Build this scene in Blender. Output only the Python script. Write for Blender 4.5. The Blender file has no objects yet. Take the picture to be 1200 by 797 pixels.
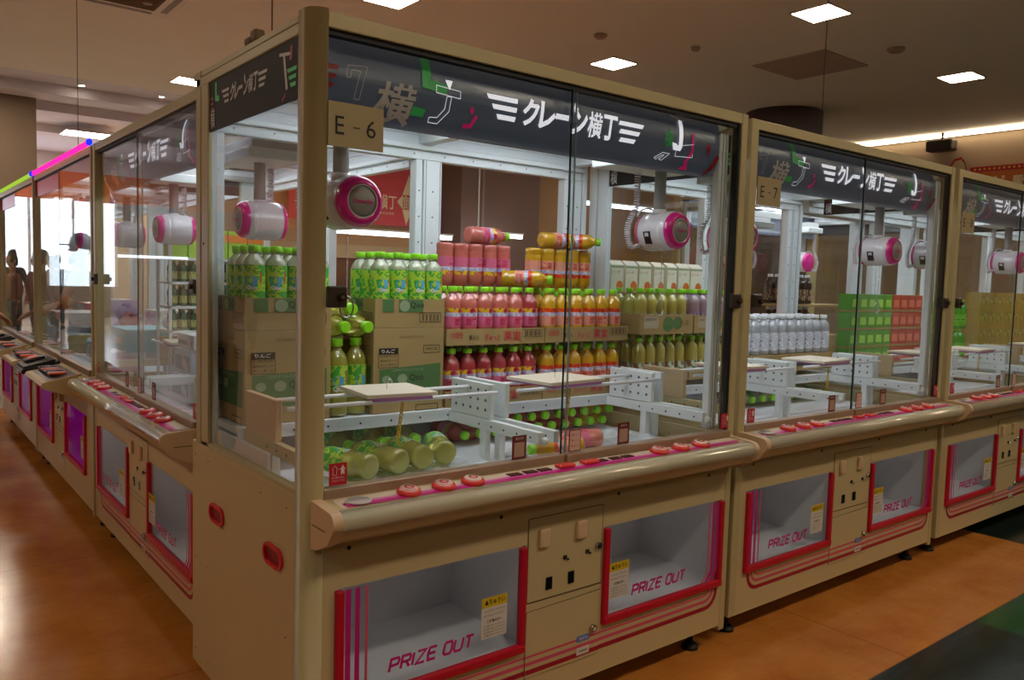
import bpy, bmesh, math, random
from mathutils import Vector, Matrix, Euler
random.seed(7)
PI = math.pi
SC = bpy.context.scene
COL = SC.collection
ORD = ['first', 'second', 'third', 'fourth', 'fifth', 'sixth', 'seventh', 'eighth', 'ninth', 'tenth', 'eleventh', 'twelfth', 'thirteenth']

# ------------------------------------------------------------------ materials
MATS = {}
def srgb(h):
    if isinstance(h, str):
        c = [int(h[i:i+2], 16) / 255 for i in (0, 2, 4)]
        return tuple(((x / 12.92) if x <= .04045 else ((x + .055) / 1.055) ** 2.4) for x in c) + (1,)
    return tuple(h) + (1,)
def mat(name, col, rough=.5, metal=0, spec=.5, trans=0, emit=None, es=0, noise=0, nscale=8, bump=0, bscale=80, coat=0, alpha=1):
    if name in MATS: return MATS[name]
    m = bpy.data.materials.new(name); m.use_nodes = True
    nt = m.node_tree; b = nt.nodes['Principled BSDF']
    c = srgb(col)
    b.inputs['Base Color'].default_value = c
    b.inputs['Roughness'].default_value = rough
    b.inputs['Metallic'].default_value = metal
    b.inputs['Specular IOR Level'].default_value = spec
    b.inputs['Transmission Weight'].default_value = trans
    b.inputs['Coat Weight'].default_value = coat
    b.inputs['Alpha'].default_value = alpha
    if emit:
        b.inputs['Emission Color'].default_value = srgb(emit); b.inputs['Emission Strength'].default_value = es
    if noise:
        tc = nt.nodes.new('ShaderNodeTexCoord'); n = nt.nodes.new('ShaderNodeTexNoise'); n.inputs['Scale'].default_value = nscale
        n.inputs['Detail'].default_value = 5
        mr = nt.nodes.new('ShaderNodeMapRange'); mr.inputs[3].default_value = 1 - noise; mr.inputs[4].default_value = 1 + noise
        mx = nt.nodes.new('ShaderNodeMix'); mx.data_type = 'RGBA'; mx.blend_type = 'MULTIPLY'; mx.inputs[0].default_value = 1
        nt.links.new(tc.outputs['Object'], n.inputs['Vector']); nt.links.new(n.outputs['Fac'], mr.inputs[0])
        mx.inputs[6].default_value = c
        cr = nt.nodes.new('ShaderNodeCombineColor')
        for i in range(3): nt.links.new(mr.outputs[0], cr.inputs[i])
        nt.links.new(cr.outputs[0], mx.inputs[7]); nt.links.new(mx.outputs[2], b.inputs['Base Color'])
    if bump:
        n = nt.nodes.new('ShaderNodeTexNoise'); n.inputs['Scale'].default_value = bscale
        tc = nt.nodes.new('ShaderNodeTexCoord'); nt.links.new(tc.outputs['Object'], n.inputs['Vector'])
        bp = nt.nodes.new('ShaderNodeBump'); bp.inputs['Strength'].default_value = bump; bp.inputs['Distance'].default_value = .01
        nt.links.new(n.outputs['Fac'], bp.inputs['Height']); nt.links.new(bp.outputs[0], b.inputs['Normal'])
    MATS[name] = m
    return m
def emis(name, col, s):
    if name in MATS: return MATS[name]
    m = bpy.data.materials.new(name); m.use_nodes = True; nt = m.node_tree; nt.nodes.clear()
    o = nt.nodes.new('ShaderNodeOutputMaterial'); e = nt.nodes.new('ShaderNodeEmission')
    e.inputs[0].default_value = srgb(col); e.inputs[1].default_value = s
    nt.links.new(e.outputs[0], o.inputs[0]); MATS[name] = m
    return m
def glass(name, tint=(.97, .985, .98), boost=1.0):
    """thin clear sheet: see-through plus fresnel mirror reflection"""
    m = bpy.data.materials.new(name); m.use_nodes = True; nt = m.node_tree; nt.nodes.clear()
    o = nt.nodes.new('ShaderNodeOutputMaterial'); t = nt.nodes.new('ShaderNodeBsdfTransparent'); g = nt.nodes.new('ShaderNodeBsdfGlossy')
    t.inputs[0].default_value = tint + (1,); g.inputs['Roughness'].default_value = 0
    geo = nt.nodes.new('ShaderNodeNewGeometry'); mr = nt.nodes.new('ShaderNodeMapRange')
    mr.inputs[3].default_value = 1.52; mr.inputs[4].default_value = 1 / 1.52
    fr = nt.nodes.new('ShaderNodeFresnel'); mx = nt.nodes.new('ShaderNodeMixShader')
    mu = nt.nodes.new('ShaderNodeMath'); mu.operation = 'MULTIPLY'; mu.use_clamp = True; mu.inputs[1].default_value = boost
    nt.links.new(geo.outputs['Backfacing'], mr.inputs[0]); nt.links.new(mr.outputs[0], fr.inputs[0])
    nt.links.new(fr.outputs[0], mu.inputs[0]); nt.links.new(mu.outputs[0], mx.inputs[0])
    nt.links.new(t.outputs[0], mx.inputs[1]); nt.links.new(g.outputs[0], mx.inputs[2]); nt.links.new(mx.outputs[0], o.inputs[0])
    MATS[name] = m
    return m
def drink(name, col, tr=.45, clear=.25):
    tr *= .6
    """PET bottle filled with a drink: scattering liquid colour under a clear shiny skin, partly see-through"""
    m = bpy.data.materials.new(name); m.use_nodes = True; nt = m.node_tree; nt.nodes.clear()
    o = nt.nodes.new('ShaderNodeOutputMaterial'); d = nt.nodes.new('ShaderNodeBsdfDiffuse'); t = nt.nodes.new('ShaderNodeBsdfTranslucent')
    tp = nt.nodes.new('ShaderNodeBsdfTransparent'); g = nt.nodes.new('ShaderNodeBsdfGlossy'); fr = nt.nodes.new('ShaderNodeFresnel'); fr.inputs[0].default_value = 1.45
    c = srgb(col); d.inputs[0].default_value = c; t.inputs[0].default_value = c; tp.inputs[0].default_value = tuple(.45 + .55 * q for q in c[:3]) + (1,)
    g.inputs['Roughness'].default_value = .08
    n = nt.nodes.new('ShaderNodeTexNoise'); n.inputs['Scale'].default_value = 45; tc = nt.nodes.new('ShaderNodeTexCoord')
    b = nt.nodes.new('ShaderNodeBump'); b.inputs['Strength'].default_value = .6; b.inputs['Distance'].default_value = .004
    nt.links.new(tc.outputs['Object'], n.inputs['Vector']); nt.links.new(n.outputs[0], b.inputs['Height']); nt.links.new(b.outputs[0], g.inputs['Normal'])
    a = nt.nodes.new('ShaderNodeMixShader'); a.inputs[0].default_value = tr
    a2 = nt.nodes.new('ShaderNodeMixShader'); a2.inputs[0].default_value = clear
    a3 = nt.nodes.new('ShaderNodeMixShader')
    mu = nt.nodes.new('ShaderNodeMath'); mu.operation = 'MULTIPLY_ADD'; mu.inputs[1].default_value = 1; mu.inputs[2].default_value = .07
    L = nt.links.new
    L(fr.outputs[0], mu.inputs[0]); L(mu.outputs[0], a3.inputs[0])
    L(d.outputs[0], a.inputs[1]); L(t.outputs[0], a.inputs[2]); L(a.outputs[0], a2.inputs[1]); L(tp.outputs[0], a2.inputs[2])
    L(a2.outputs[0], a3.inputs[1]); L(g.outputs[0], a3.inputs[2]); L(a3.outputs[0], o.inputs[0])
    MATS[name] = m
    return m

BEIGE = mat('beige_paint', 'C6B284', .42, noise=.03, nscale=3)
BEIGE2 = mat('beige_frame', 'BAAA7C', .34, spec=.4)
CHAMP = mat('champagne_metal', 'CCC2A4', .22, metal=.1, coat=.5)
ALU = mat('anodised_rail', 'A48A72', .38, metal=.35)
PLAST = mat('beige_plastic', 'D5B48C', .4)
WHITE = mat('white_steel', 'DDE3E4', .45)
WHITE2 = mat('white_enamel', 'E9EAF0', .35)
CHUTE = mat('chute_white', 'D8D8DC', .5)
GREY = mat('grey_plastic', 'A9A9A8', .4)
DARK = mat('black_rubber', '0B0A0A', .6)
BLACK = mat('black_gloss', '0D0D0F', .25)
RED = mat('red_plastic', 'C00F2A', .35)
REDH = mat('red_handle', 'D0202E', .4)
MAG = mat('magenta_print', 'C4127C', .4)
MAGD = mat('crimson_print', 'A0082C', .4)
PINKL = mat('pink_print', 'D0506C', .4)
PINKR = mat('pink_ring', 'E0128C', .2, coat=.5)
SHELL = mat('crane_shell', 'DCD6DC', .22, coat=.4)
CAPG = mat('crane_cap', '9A9690', .3)
BTN = mat('button_red', 'E03A2E', .25, coat=.6)
BTNW = mat('button_face', 'E8B6B0', .3)
BANNER = mat('banner_film', '4A515C', .28, spec=.6, emit='7C8CA8', es=.05)
BANNER2 = mat('banner_side_film', '2A2826', .5, spec=.2)
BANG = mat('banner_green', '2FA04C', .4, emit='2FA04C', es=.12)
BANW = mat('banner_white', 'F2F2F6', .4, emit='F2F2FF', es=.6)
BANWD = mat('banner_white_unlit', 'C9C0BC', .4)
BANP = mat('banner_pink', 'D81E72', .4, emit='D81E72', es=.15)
BANR = mat('banner_red', 'A01820', .4)
CARD = mat('cardboard', 'A48A58', .8, noise=.07, nscale=14)
CARDD = mat('cardboard_dark', '7E5F38', .85, noise=.08, nscale=14)
CGREEN = mat('carton_green', '4C7440', .8)
CGREEN2 = mat('carton_green_pale', '8FA07C', .8)
INK = mat('ink_black', '1E1A16', .7)
INKR = mat('ink_red', 'C03044', .7)
PAPER = mat('paper_white', 'DAD3C8', .7)
SIGNP = mat('sign_paper', 'A3916A', .7)
YEL = mat('sticker_yellow', 'D8B820', .5)
CHAINY = mat('chain_yellow', 'E0B810', .4)
CHROME = mat('chrome', 'C8C8C8', .15, metal=1)
WOODB = mat('board_veneer', 'E2D5C0', .5)
TAPEP = mat('tape_lilac', 'B070B0', .5)
CAPL = mat('cap_lime', '8EDC20', .35)
CAPW = mat('cap_white', 'E4E8EE', .35)
GLASS = glass('window_glass')
ACRY = glass('clear_acrylic', (.93, .95, .97), .15)
STK = mat('sticker_red', 'B8142A', .45)
STKM = mat('sticker_maroon', '6A1C1C', .5)
LEDM = emis('led_tube', 'F0F4FF', 9)

# ------------------------------------------------------------------ mesh builder
_tcache = {}
def text_geo(s, bold=0.0, shear=0.0):
    k = (s, bold, shear)
    if k in _tcache: return _tcache[k]
    cu = bpy.data.curves.new('t', 'FONT'); cu.body = s; cu.size = 1; cu.offset = bold; cu.shear = shear; cu.resolution_u = 2
    o = bpy.data.objects.new('t', cu); COL.objects.link(o)
    dg = bpy.context.evaluated_depsgraph_get()
    me = bpy.data.meshes.new_from_object(o.evaluated_get(dg))
    vs = [v.co.copy() for v in me.vertices]; fs = [tuple(p.vertices) for p in me.polygons]
    bpy.data.objects.remove(o); bpy.data.curves.remove(cu); bpy.data.meshes.remove(me)
    if vs:
        x0 = min(v.x for v in vs); x1 = max(v.x for v in vs); y0 = min(v.y for v in vs); y1 = max(v.y for v in vs)
        vs = [((v.x - x0) / (x1 - x0 or 1), (v.y - y0) / (y1 - y0 or 1)) for v in vs]
        asp = (x1 - x0) / (y1 - y0 or 1)
    else: asp = 1
    _tcache[k] = (vs, fs, asp)
    return _tcache[k]

class MB:
    def __init__(s): s.v = []; s.f = []; s.m = []; s.sm = []; s.mats = []
    def mi(s, m):
        if m not in s.mats: s.mats.append(m)
        return s.mats.index(m)
    def add(s, vs, fs, m, smooth=False):
        b = len(s.v); s.v += [tuple(v) for v in vs]; i = s.mi(m)
        for f in fs: s.f.append(tuple(b + k for k in f)); s.m.append(i); s.sm.append(smooth)
        return s
    def box(s, x0, x1, y0, y1, z0, z1, m, ch=0, M=None):
        x0, x1 = min(x0, x1), max(x0, x1); y0, y1 = min(y0, y1), max(y0, y1); z0, z1 = min(z0, z1), max(z0, z1)
        if ch <= 0:
            vs = [(x, y, z) for x in (x0, x1) for y in (y0, y1) for z in (z0, z1)]
            fs = [(0, 1, 3, 2), (4, 6, 7, 5), (0, 4, 5, 1), (2, 3, 7, 6), (0, 2, 6, 4), (1, 5, 7, 3)]
        else:
            ch = min(ch, (x1 - x0) * .45, (y1 - y0) * .45, (z1 - z0) * .45)
            bm = bmesh.new(); bmesh.ops.create_cube(bm, size=1)
            for v in bm.verts: v.co = Vector(((x0 + x1) / 2 + v.co.x * (x1 - x0), (y0 + y1) / 2 + v.co.y * (y1 - y0), (z0 + z1) / 2 + v.co.z * (z1 - z0)))
            bmesh.ops.bevel(bm, geom=bm.edges[:], offset=ch, segments=2, affect='EDGES', profile=.5)
            bm.verts.index_update()
            vs = [v.co.copy() for v in bm.verts]; fs = [tuple(v.index for v in f.verts) for f in bm.faces]; bm.free()
        if M: vs = [M @ Vector(v) for v in vs]
        return s.add(vs, fs, m)
    def prism(s, pts, a0, a1, axis, m, smooth=False, M=None):
        """polygon pts (2D) extruded along axis ('x': pts are (y,z); 'y': (x,z); 'z': (x,y))"""
        def P(p, a): return {'x': (a, p[0], p[1]), 'y': (p[0], a, p[1]), 'z': (p[0], p[1], a)}[axis]
        n = len(pts); vs = [P(p, a0) for p in pts] + [P(p, a1) for p in pts]
        if M: vs = [M @ Vector(v) for v in vs]
        b = len(s.v)
        s.add(vs, [(i, (i + 1) % n, n + (i + 1) % n, n + i) for i in range(n)], m, smooth)
        s.add([], [], m)
        i = s.mi(m)
        for f in (tuple(b + k for k in range(n)), tuple(b + n + k for k in reversed(range(n)))): s.f.append(f); s.m.append(i); s.sm.append(False)
        return s
    def lathe(s, prof, m, n=20, M=None, close=True, ms=None):
        """prof: list of (r,z) about the z axis; ms: optional material per segment"""
        vs = []; 
        for r, z in prof:
            for k in range(n):
                a = 2 * PI * k / n; vs.append(Vector((r * math.cos(a), r * math.sin(a), z)))
        if M: vs = [M @ v for v in vs]
        b = len(s.v); s.v += [tuple(v) for v in vs]
        for j in range(len(prof) - 1):
            i = s.mi(ms[j] if ms else m)
            for k in range(n):
                s.f.append((b + j * n + k, b + j * n + (k + 1) % n, b + (j + 1) * n + (k + 1) % n, b + (j + 1) * n + k)); s.m.append(i); s.sm.append(True)
        if close:
            for j, rev in ((0, True), (len(prof) - 1, False)):
                if prof[j][0] > 1e-5:
                    ring = [b + j * n + k for k in range(n)]
                    s.f.append(tuple(reversed(ring)) if rev else tuple(ring)); s.m.append(s.mi((ms[0] if rev else ms[-1]) if ms else m)); s.sm.append(False)
        return s
    def cyl(s, p0, p1, r, m, n=16, r1=None):
        p0 = Vector(p0); p1 = Vector(p1); d = p1 - p0
        M = Matrix.Translation(p0) @ d.to_track_quat('Z', 'Y').to_matrix().to_4x4()
        return s.lathe([(r, 0), (r if r1 is None else r1, d.length)], m, n, M)
    def tube(s, pts, r, m, n=8, closed=False):
        pts = [Vector(p) for p in pts]; N = len(pts); rings = []
        up = Vector((0, 0, 1)); prev = None
        for i, p in enumerate(pts):
            if closed: t = pts[(i + 1) % N] - pts[(i - 1) % N]
            else: t = pts[min(i + 1, N - 1)] - pts[max(i - 1, 0)]
            t.normalize()
            if prev is None:
                a = t.cross(up)
                if a.length < .1: a = t.cross(Vector((1, 0, 0)))
            else: a = prev - t * prev.dot(t)
            a.normalize(); prev = a; c = t.cross(a)
            rings.append([p + r * (a * math.cos(2 * PI * k / n) + c * math.sin(2 * PI * k / n)) for k in range(n)])
        b = len(s.v); i0 = s.mi(m)
        for rg in rings: s.v += [tuple(v) for v in rg]
        for j in range(N if closed else N - 1):
            j2 = (j + 1) % N
            for k in range(n):
                s.f.append((b + j * n + k, b + j * n + (k + 1) % n, b + j2 * n + (k + 1) % n, b + j2 * n + k)); s.m.append(i0); s.sm.append(True)
        if not closed:
            s.f.append(tuple(b + k for k in reversed(range(n)))); s.f.append(tuple(b + (N - 1) * n + k for k in range(n))); s.m += [i0, i0]; s.sm += [False, False]
        return s
    def text(s, body, w, h, m, fn, bold=0.0, shear=0.0):
        """text fitted to a w x h box; fn(u,v) maps box metres (0..w,0..h) to 3D"""
        vs, fs, asp = text_geo(body, bold, shear)
        if w is None: w = h * asp
        return s.add([fn(x * w, y * h) for x, y in vs], fs, m)
    def flat(s, polys, m, fn):
        for p in polys: s.add([fn(x, y) for x, y in p], [tuple(range(len(p)))], m)
        return s
    def build(s, name, parent=None, loc=None, rot=None):
        me = bpy.data.meshes.new(name); me.from_pydata(s.v, [], s.f)
        for m in s.mats: me.materials.append(m)
        me.polygons.foreach_set('material_index', s.m); me.polygons.foreach_set('use_smooth', s.sm); me.update()
        o = bpy.data.objects.new(name, me); COL.objects.link(o)
        if parent: o.parent = parent
        if loc: o.location = loc
        if rot: o.rotation_euler = rot
        return o

def stroke(pts, w, seg=0):
    """ribbon quads along a 2D polyline with mitred joints"""
    Q = [Vector(p) for p in pts]; P = [Q[0]]
    for a, b in zip(Q, Q[1:]):
        n = max(1, int((b - a).length / seg)) if seg else 1
        P += [a.lerp(b, k / n) for k in range(1, n + 1)]
    L = []; R = []
    for i, p in enumerate(P):
        d0 = (P[i] - P[i - 1]).normalized() if i else (P[1] - P[0]).normalized()
        d1 = (P[i + 1] - P[i]).normalized() if i < len(P) - 1 else d0
        n0 = Vector((-d0.y, d0.x)); n1 = Vector((-d1.y, d1.x)); n = (n0 + n1)
        if n.length < 1e-4: n = n0
        n.normalize(); k = 1 / max(.5, n.dot(n0)); L.append(p + n * w / 2 * k); R.append(p - n * w / 2 * k)
    return [[tuple(R[i]), tuple(R[i + 1]), tuple(L[i + 1]), tuple(L[i])] for i in range(len(P) - 1)]
def arc(cx, cy, r, a0, a1, n=6):
    return [(cx + r * math.cos(math.radians(a0 + (a1 - a0) * k / n)), cy + r * math.sin(math.radians(a0 + (a1 - a0) * k / n))) for k in range(n + 1)]
def chamfer_outline(pts, w=.0015):
    return [q for i in range(len(pts)) for q in stroke([pts[i], pts[(i + 1) % len(pts)]], w)]

LET = {'P': [[(0, 0), (0, 1), (.85, 1), (1, .8), (.9, .5), (.1, .45)]], 'R': [[(0, 0), (0, 1), (.85, 1), (1, .8), (.9, .52), (.1, .5)], [(.55, .5), (1, 0)]],
       'I': [[(0, 0), (0, 1)]], 'Z': [[(0, 1), (1, 1), (0, 0), (1, 0)]], 'E': [[(1, 1), (.12, 1), (0, .5), (.12, 0), (1, 0)], [(0, .52), (.9, .52)]],
       'O': [[(.15, 0), (0, .2), (0, .8), (.15, 1), (.85, 1), (1, .8), (1, .2), (.85, 0), (.12, 0)]], 'U': [[(0, 1), (0, .2), (.15, 0), (.85, 0), (1, .2), (1, 1)]],
       'T': [[(0, 1), (1, 1)], [(.5, 1), (.5, 0)]]}
def prize_out(mb, w, h, m, fn):
    s = 'PRIZE OUT'; wd = {'I': .10, ' ': .3}
    tot = sum(wd.get(c, .95) + .33 for c in s); k = w / tot; x = 0
    for c in s:
        cw = wd.get(c, .95)
        if c != ' ':
            for pl in LET[c]:
                pts = [((x + a * cw) * k + b * h * .22, b * h) for a, b in pl]
                mb.flat(stroke(pts, h * .24), m, fn)
        x += cw + .33

def empty(name, label=None, cat=None, loc=(0, 0, 0), rz=0, group=None):
    o = bpy.data.objects.new(name, None); COL.objects.link(o); o.location = loc; o.rotation_euler = (0, 0, rz)
    o.empty_display_size = .05
    if label: tag(o, label, cat, group)
    return o
def tag(o, label, cat, group=None):
    o['label'] = label; o['category'] = cat
    if group: o['group'] = group
    return o
def struct(o): o['kind'] = 'structure'; return o
def copy_tree(o, parent=None, keep=lambda x: True):
    c = o.copy(); COL.objects.link(c); c.parent = parent
    for ch in o.children:
        if keep(ch): copy_tree(ch, c, keep)
    return c

# ------------------------------------------------------------------ logo banner
def bars(x, y, w, h, flip, slant=.3):
    """three tapering bars beside the logo"""
    out = []
    for i in range(3):
        t = h * .2; yy = y + h - i * h * .38
        a = i * w * .16
        if not flip: p = [(x + a, yy), (x + a + t * .5, yy - t), (x + w - i * w * .03 - t * .2, yy - t), (x + w - i * w * .03, yy)]
        else: p = [(x + i * w * .03 - t * .5, yy - t), (x + w - a - t * .6, yy - t), (x + w - a, yy), (x + i * w * .03, yy)]
        out.append(p)
    return out
def logo(mb, x, y, w, h, m, fn):
    bw = w * .175
    mb.flat(bars(x, y, bw, h * .85, False), m, fn)
    mb.flat(bars(x + w - bw, y, bw, h * .85, True), m, fn)
    chars = 'クレーン横丁'; cx = x + bw * 1.12; cw = (w - 2.24 * bw) / 6
    for i, c in enumerate(chars):
        hh = h * (.22 if c == 'ー' else 1.0); yy = y + (h * .42 if c == 'ー' else -h * .02)
        mb.text(c, cw * (.8 if c == 'ー' else .93), hh, m, lambda u, v, i=i, yy=yy: fn(cx + cw * i + u + (v) * .12, yy + v), bold=(.016 if c == '横' else .035))
    mb.flat([[(cx + cw * 3.15, y + h * .95), (cx + cw * 3.3, y + h * .75), (cx + cw * 3.45, y + h * .95), (cx + cw * 3.3, y + h * 1.2)]], m, fn)
def art(mb, fn, K=1.0, dim=False):
    """scattered letters of the header art, in banner metres (x along, y up from the bottom edge)"""
    W_, G_, P_, R_ = (BANWD, BANG, BANP, BANR) if dim else (BANW, BANG, BANP, BANR)
    mb.flat(bars(.052, .065, .045, .06, True), R_, fn)
    mb.flat(chamfer_outline([(.115, .10), (.12, .13), (.175, .135), (.155, .05), (.14, .05), (.155, .12), (.13, .12), (.127, .10)]), BANWD, fn)
    mb.text('横', .12, .105, BANWD, lambda u, v: fn(.19 + u + v * .2, .005 + v), bold=.02)
    mb.flat([[(.34, .112), (.42, .104), (.42, .13), (.372, .137), (.34, .137)]] + stroke([(.354, .137), (.358, .198)], .028, .012), G_, fn)
    mb.flat([[(.31, .035), (.35, .035), (.355, .055), (.315, .058)]], G_, fn)
    mb.flat([[(.415, .145), (.44, .145), (.428, .118)]], BANW, fn)
    mb.flat(chamfer_outline([(.385, .105), (.385, .125), (.465, .12), (.465, .1)]), BANW, fn)
    mb.flat(chamfer_outline([(.42, .1), (.435, .1), (.43, .06), (.4, .025), (.37, .025), (.37, .038), (.395, .04), (.415, .065)]), BANW, fn)
    mb.flat([[(.5, .075), (.507, .088), (.514, .075), (.507, .062)]], P_, fn)
    mb.flat(stroke([(.485, .03), (.51, .033), (.525, .062)], .011), P_, fn)
    mb.text('横', .045, .06, G_, lambda u, v: fn(1.322 + u, .075 + v), bold=.015)
    mb.flat(stroke([(1.412, .178), (1.405, .085), (1.398, .074)], .02, .012) + [[(1.36, .095), (1.385, .092), (1.408, .07), (1.37, .07)]], W_, fn)
    mb.flat(stroke([(1.37, .19), (1.44, .18)], .008), BANWD, fn)
    mb.flat(chamfer_outline([(1.39, .085), (1.475, .1), (1.478, .055), (1.385, .05)]), BANW, fn)
    mb.flat(chamfer_outline([(1.285, .035), (1.32, .055), (1.355, .055), (1.325, .03), (1.31, .032), (1.33, .048), (1.315, .045), (1.295, .03)]), BANW, fn)
    mb.flat(stroke([(1.475, .14), (1.47, .07), (1.445, .03)], .013, .015), P_, fn)
    mb.flat([[(1.425, .012), (1.475, .012), (1.46, .035)]], P_, fn)
    mb.flat([[(1.55, .1), (1.562, .12), (1.574, .1), (1.562, .065)]], R_, fn)
    mb.flat(stroke([(1.575, .01), (1.6, .035), (1.62, .075)], .02), R_, fn)

# ------------------------------------------------------------------ the machine
W, D, H, ZB = 1.735, .915, 2.05, .10
def crane(root, x, yf, zc=1.612, seed=0, chain=True, left=False):
    M = Matrix.Translation((x, yf, zc)) @ Matrix.Rotation(-PI / 2, 4, 'X')    # local z -> +y
    mb = MB(); R = .074
    mb.lathe([(0.045, .0), (.066, .004), (.071, .014), (.0735, .03), (.0735, .034), (.0725, .035), (.074, .04), (.074, .13), (.070, .142)], SHELL, 32, M)
    mb.box(x - .0345, x - .004, yf + .055, yf + .095, zc - .0735, zc - .03, BLACK) if False else None
    # slot box on the left flank
    S = Matrix.Translation((x, yf + .075, zc)) @ Matrix.Rotation(math.radians(-62), 4, 'Y')
    mb.box(.0, .0755, -.016, .016, -.024, .024, BLACK, M=Matrix.Translation((x, yf + .085, zc)) @ Matrix.Rotation(math.radians(158), 4, 'Y'))
    mb.box(.0, .0765, -.009, .009, -.02, -.006, WHITE, M=Matrix.Translation((x, yf + .085, zc)) @ Matrix.Rotation(math.radians(158), 4, 'Y'))
    body = mb.build('crane_head', root)
    r = MB(); r.lathe([(.069, .009), (.069, .0), (.062, -.012), (.05, -.018), (.044, -.016), (.043, -.008)], PINKR, 36, M, close=False)
    r.lathe([(.073, .138), (.070, .152), (.055, .16), (0.0, .162)], PINKR, 32, M, close=False); r.build('pink_ring', body)
    c = MB(); c.lathe([(0, -.026), (.02, -.0245), (.034, -.02), (.043, -.012), (.044, -.006)], CAPG, 32, M, close=False)
    c.tube([(x + .044 * math.cos(t), yf - .016, zc + .044 * math.sin(t)) for t in [2 * PI * k / 28 for k in range(28)]], .0022, SHELL, 6, True)
    c.text('Clena-Flex', .062, .011, PINKR, lambda u, v: (x - .031 + u, yf - .0285 + ((u - .031) / .031) ** 2 * .007, zc - .006 + v), bold=.02, shear=.3)
    c.build('face_cap', body)
    p = MB(); p.cyl((x - .02, yf + .075, zc + .06), (x - .02, yf + .075, zc + .225), .022, GREY, 20); p.cyl((x - .02, yf + .075, zc + .06), (x - .02, yf + .075, zc + .08), .027, SHELL, 20)
    p.build('pole', body)
    q = MB(); xa, xb = ((x - .09, x + .10) if left else (x - .26, x + .12)); q.box(xa, xb, yf - .02, yf + .20, zc + .222, zc + .262, WHITE, .003); q.box(xa + .03, xb - .02, yf + .0, yf + .18, zc + .26, zc + .30, GREY)
    for k in range(4): q.cyl((xa + .02 + k * .045, yf - .021, zc + .24), (xa + .02 + k * .045, yf - .019, zc + .24), .003, INK, 6)
    q.build('carriage', body)
    # coil cord: down from the carriage then looping under to the back of the head
    ax = []
    for k in range(13):
        t = k / 12
        if t < .45: ax.append(Vector((x - .075, yf + .14, zc + .215 - t / .45 * .13)))
        else:
            a = (t - .45) / .55 * PI
            ax.append(Vector((x - .075 - .03 * math.sin(a), yf + .14 + .02 * math.sin(a * .5), zc + .085 - (t - .45) / .55 * .15)))
    pts = []; n = 520
    for k in range(n):
        t = k / (n - 1) * (len(ax) - 1); i = min(int(t), len(ax) - 2); f = t - i
        c0 = ax[i].lerp(ax[i + 1], f); a = 2 * PI * k / 16
        pts.append(c0 + Vector((math.cos(a) * .011, math.sin(a) * .011, 0)))
    cc = MB(); cc.tube(pts, .0026, SHELL, 4)
    cc.cyl((x - .08, yf + .155, zc - .065), (x - .045, yf + .14, zc - .05), .008, SHELL, 10)
    cc.tube([(x - .09 + .06 * (1 - math.cos(a)) , yf + .12, zc + .05 + .035 * math.sin(a)) for a in [PI * k / 10 for k in range(11)]], .0035, SHELL, 6)
    cc.build('coil_cord', body)
    if chain:
        h = MB(); z = zc - .075; cx = x - .0; cy = yf + .07
        k = 0
        while z > zc - .26:
            h.lathe([(0, 0), (.0022, .0015), (.0022, .0035), (0, .005)], CHROME, 6, Matrix.Translation((cx, cy, z - .005))); z -= .0062
        h.tube([(cx + .021 * math.cos(t), cy, z - .028 + .03 * math.sin(t)) for t in [2 * PI * k / 24 for k in range(24)]], .0022, CHROME, 6, True)
        h.build('hook_chain', body)
    return body

def bridge(root, x0, x1, bx, bw, rot):
    """two rods, a board on them and a yellow chain"""
    for y in (.27, .44):
        MB().cyl((x0, y, 1.034), (x1, y, 1.034), .0065, WHITE2, 12).build('rod', root)
    b = MB(); M = Matrix.Translation((bx, .36, 1.0505)) @ Matrix.Rotation(rot, 4, 'Z')
    b.box(-bw / 2, bw / 2, -.115, .115, -.004, .008, WOODB, .0015, M)
    bo = b.build('bridge_board', root)
    t = MB(); t.box(-bw / 2 + .02, bw / 2 - .02, -.117, .117, -.013, -.0045, TAPEP, 0, M); t.build('tape', bo)
    c = MB(); p = Vector((bx + .02, .30, 1.034)); k = 0
    d = Vector((-.022, -.005, -.13)).normalized()
    while k < 9:
        cc = p + d * (.0155 * k + .006); R = Matrix.Translation(cc) @ d.to_track_quat('Z', 'Y').to_matrix().to_4x4() @ Matrix.Rotation(k % 2 * PI / 2, 4, 'Z')
        c.tube([R @ Vector((.0055 * math.cos(a), 0, .0105 * math.sin(a))) for a in [2 * PI * j / 12 for j in range(12)]], .002, CHAINY, 6, True); k += 1
    c.build('yellow_chain', bo)
    h = MB(); h.tube([M @ Vector((-.006, 0, .008)), M @ Vector((-.006, 0, .03)), M @ Vector((.0, 0, .038)), M @ Vector((.01, 0, .036)), M @ Vector((.012, 0, .026))], .0015, CHROME, 6); h.build('wire_hook', bo)

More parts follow.
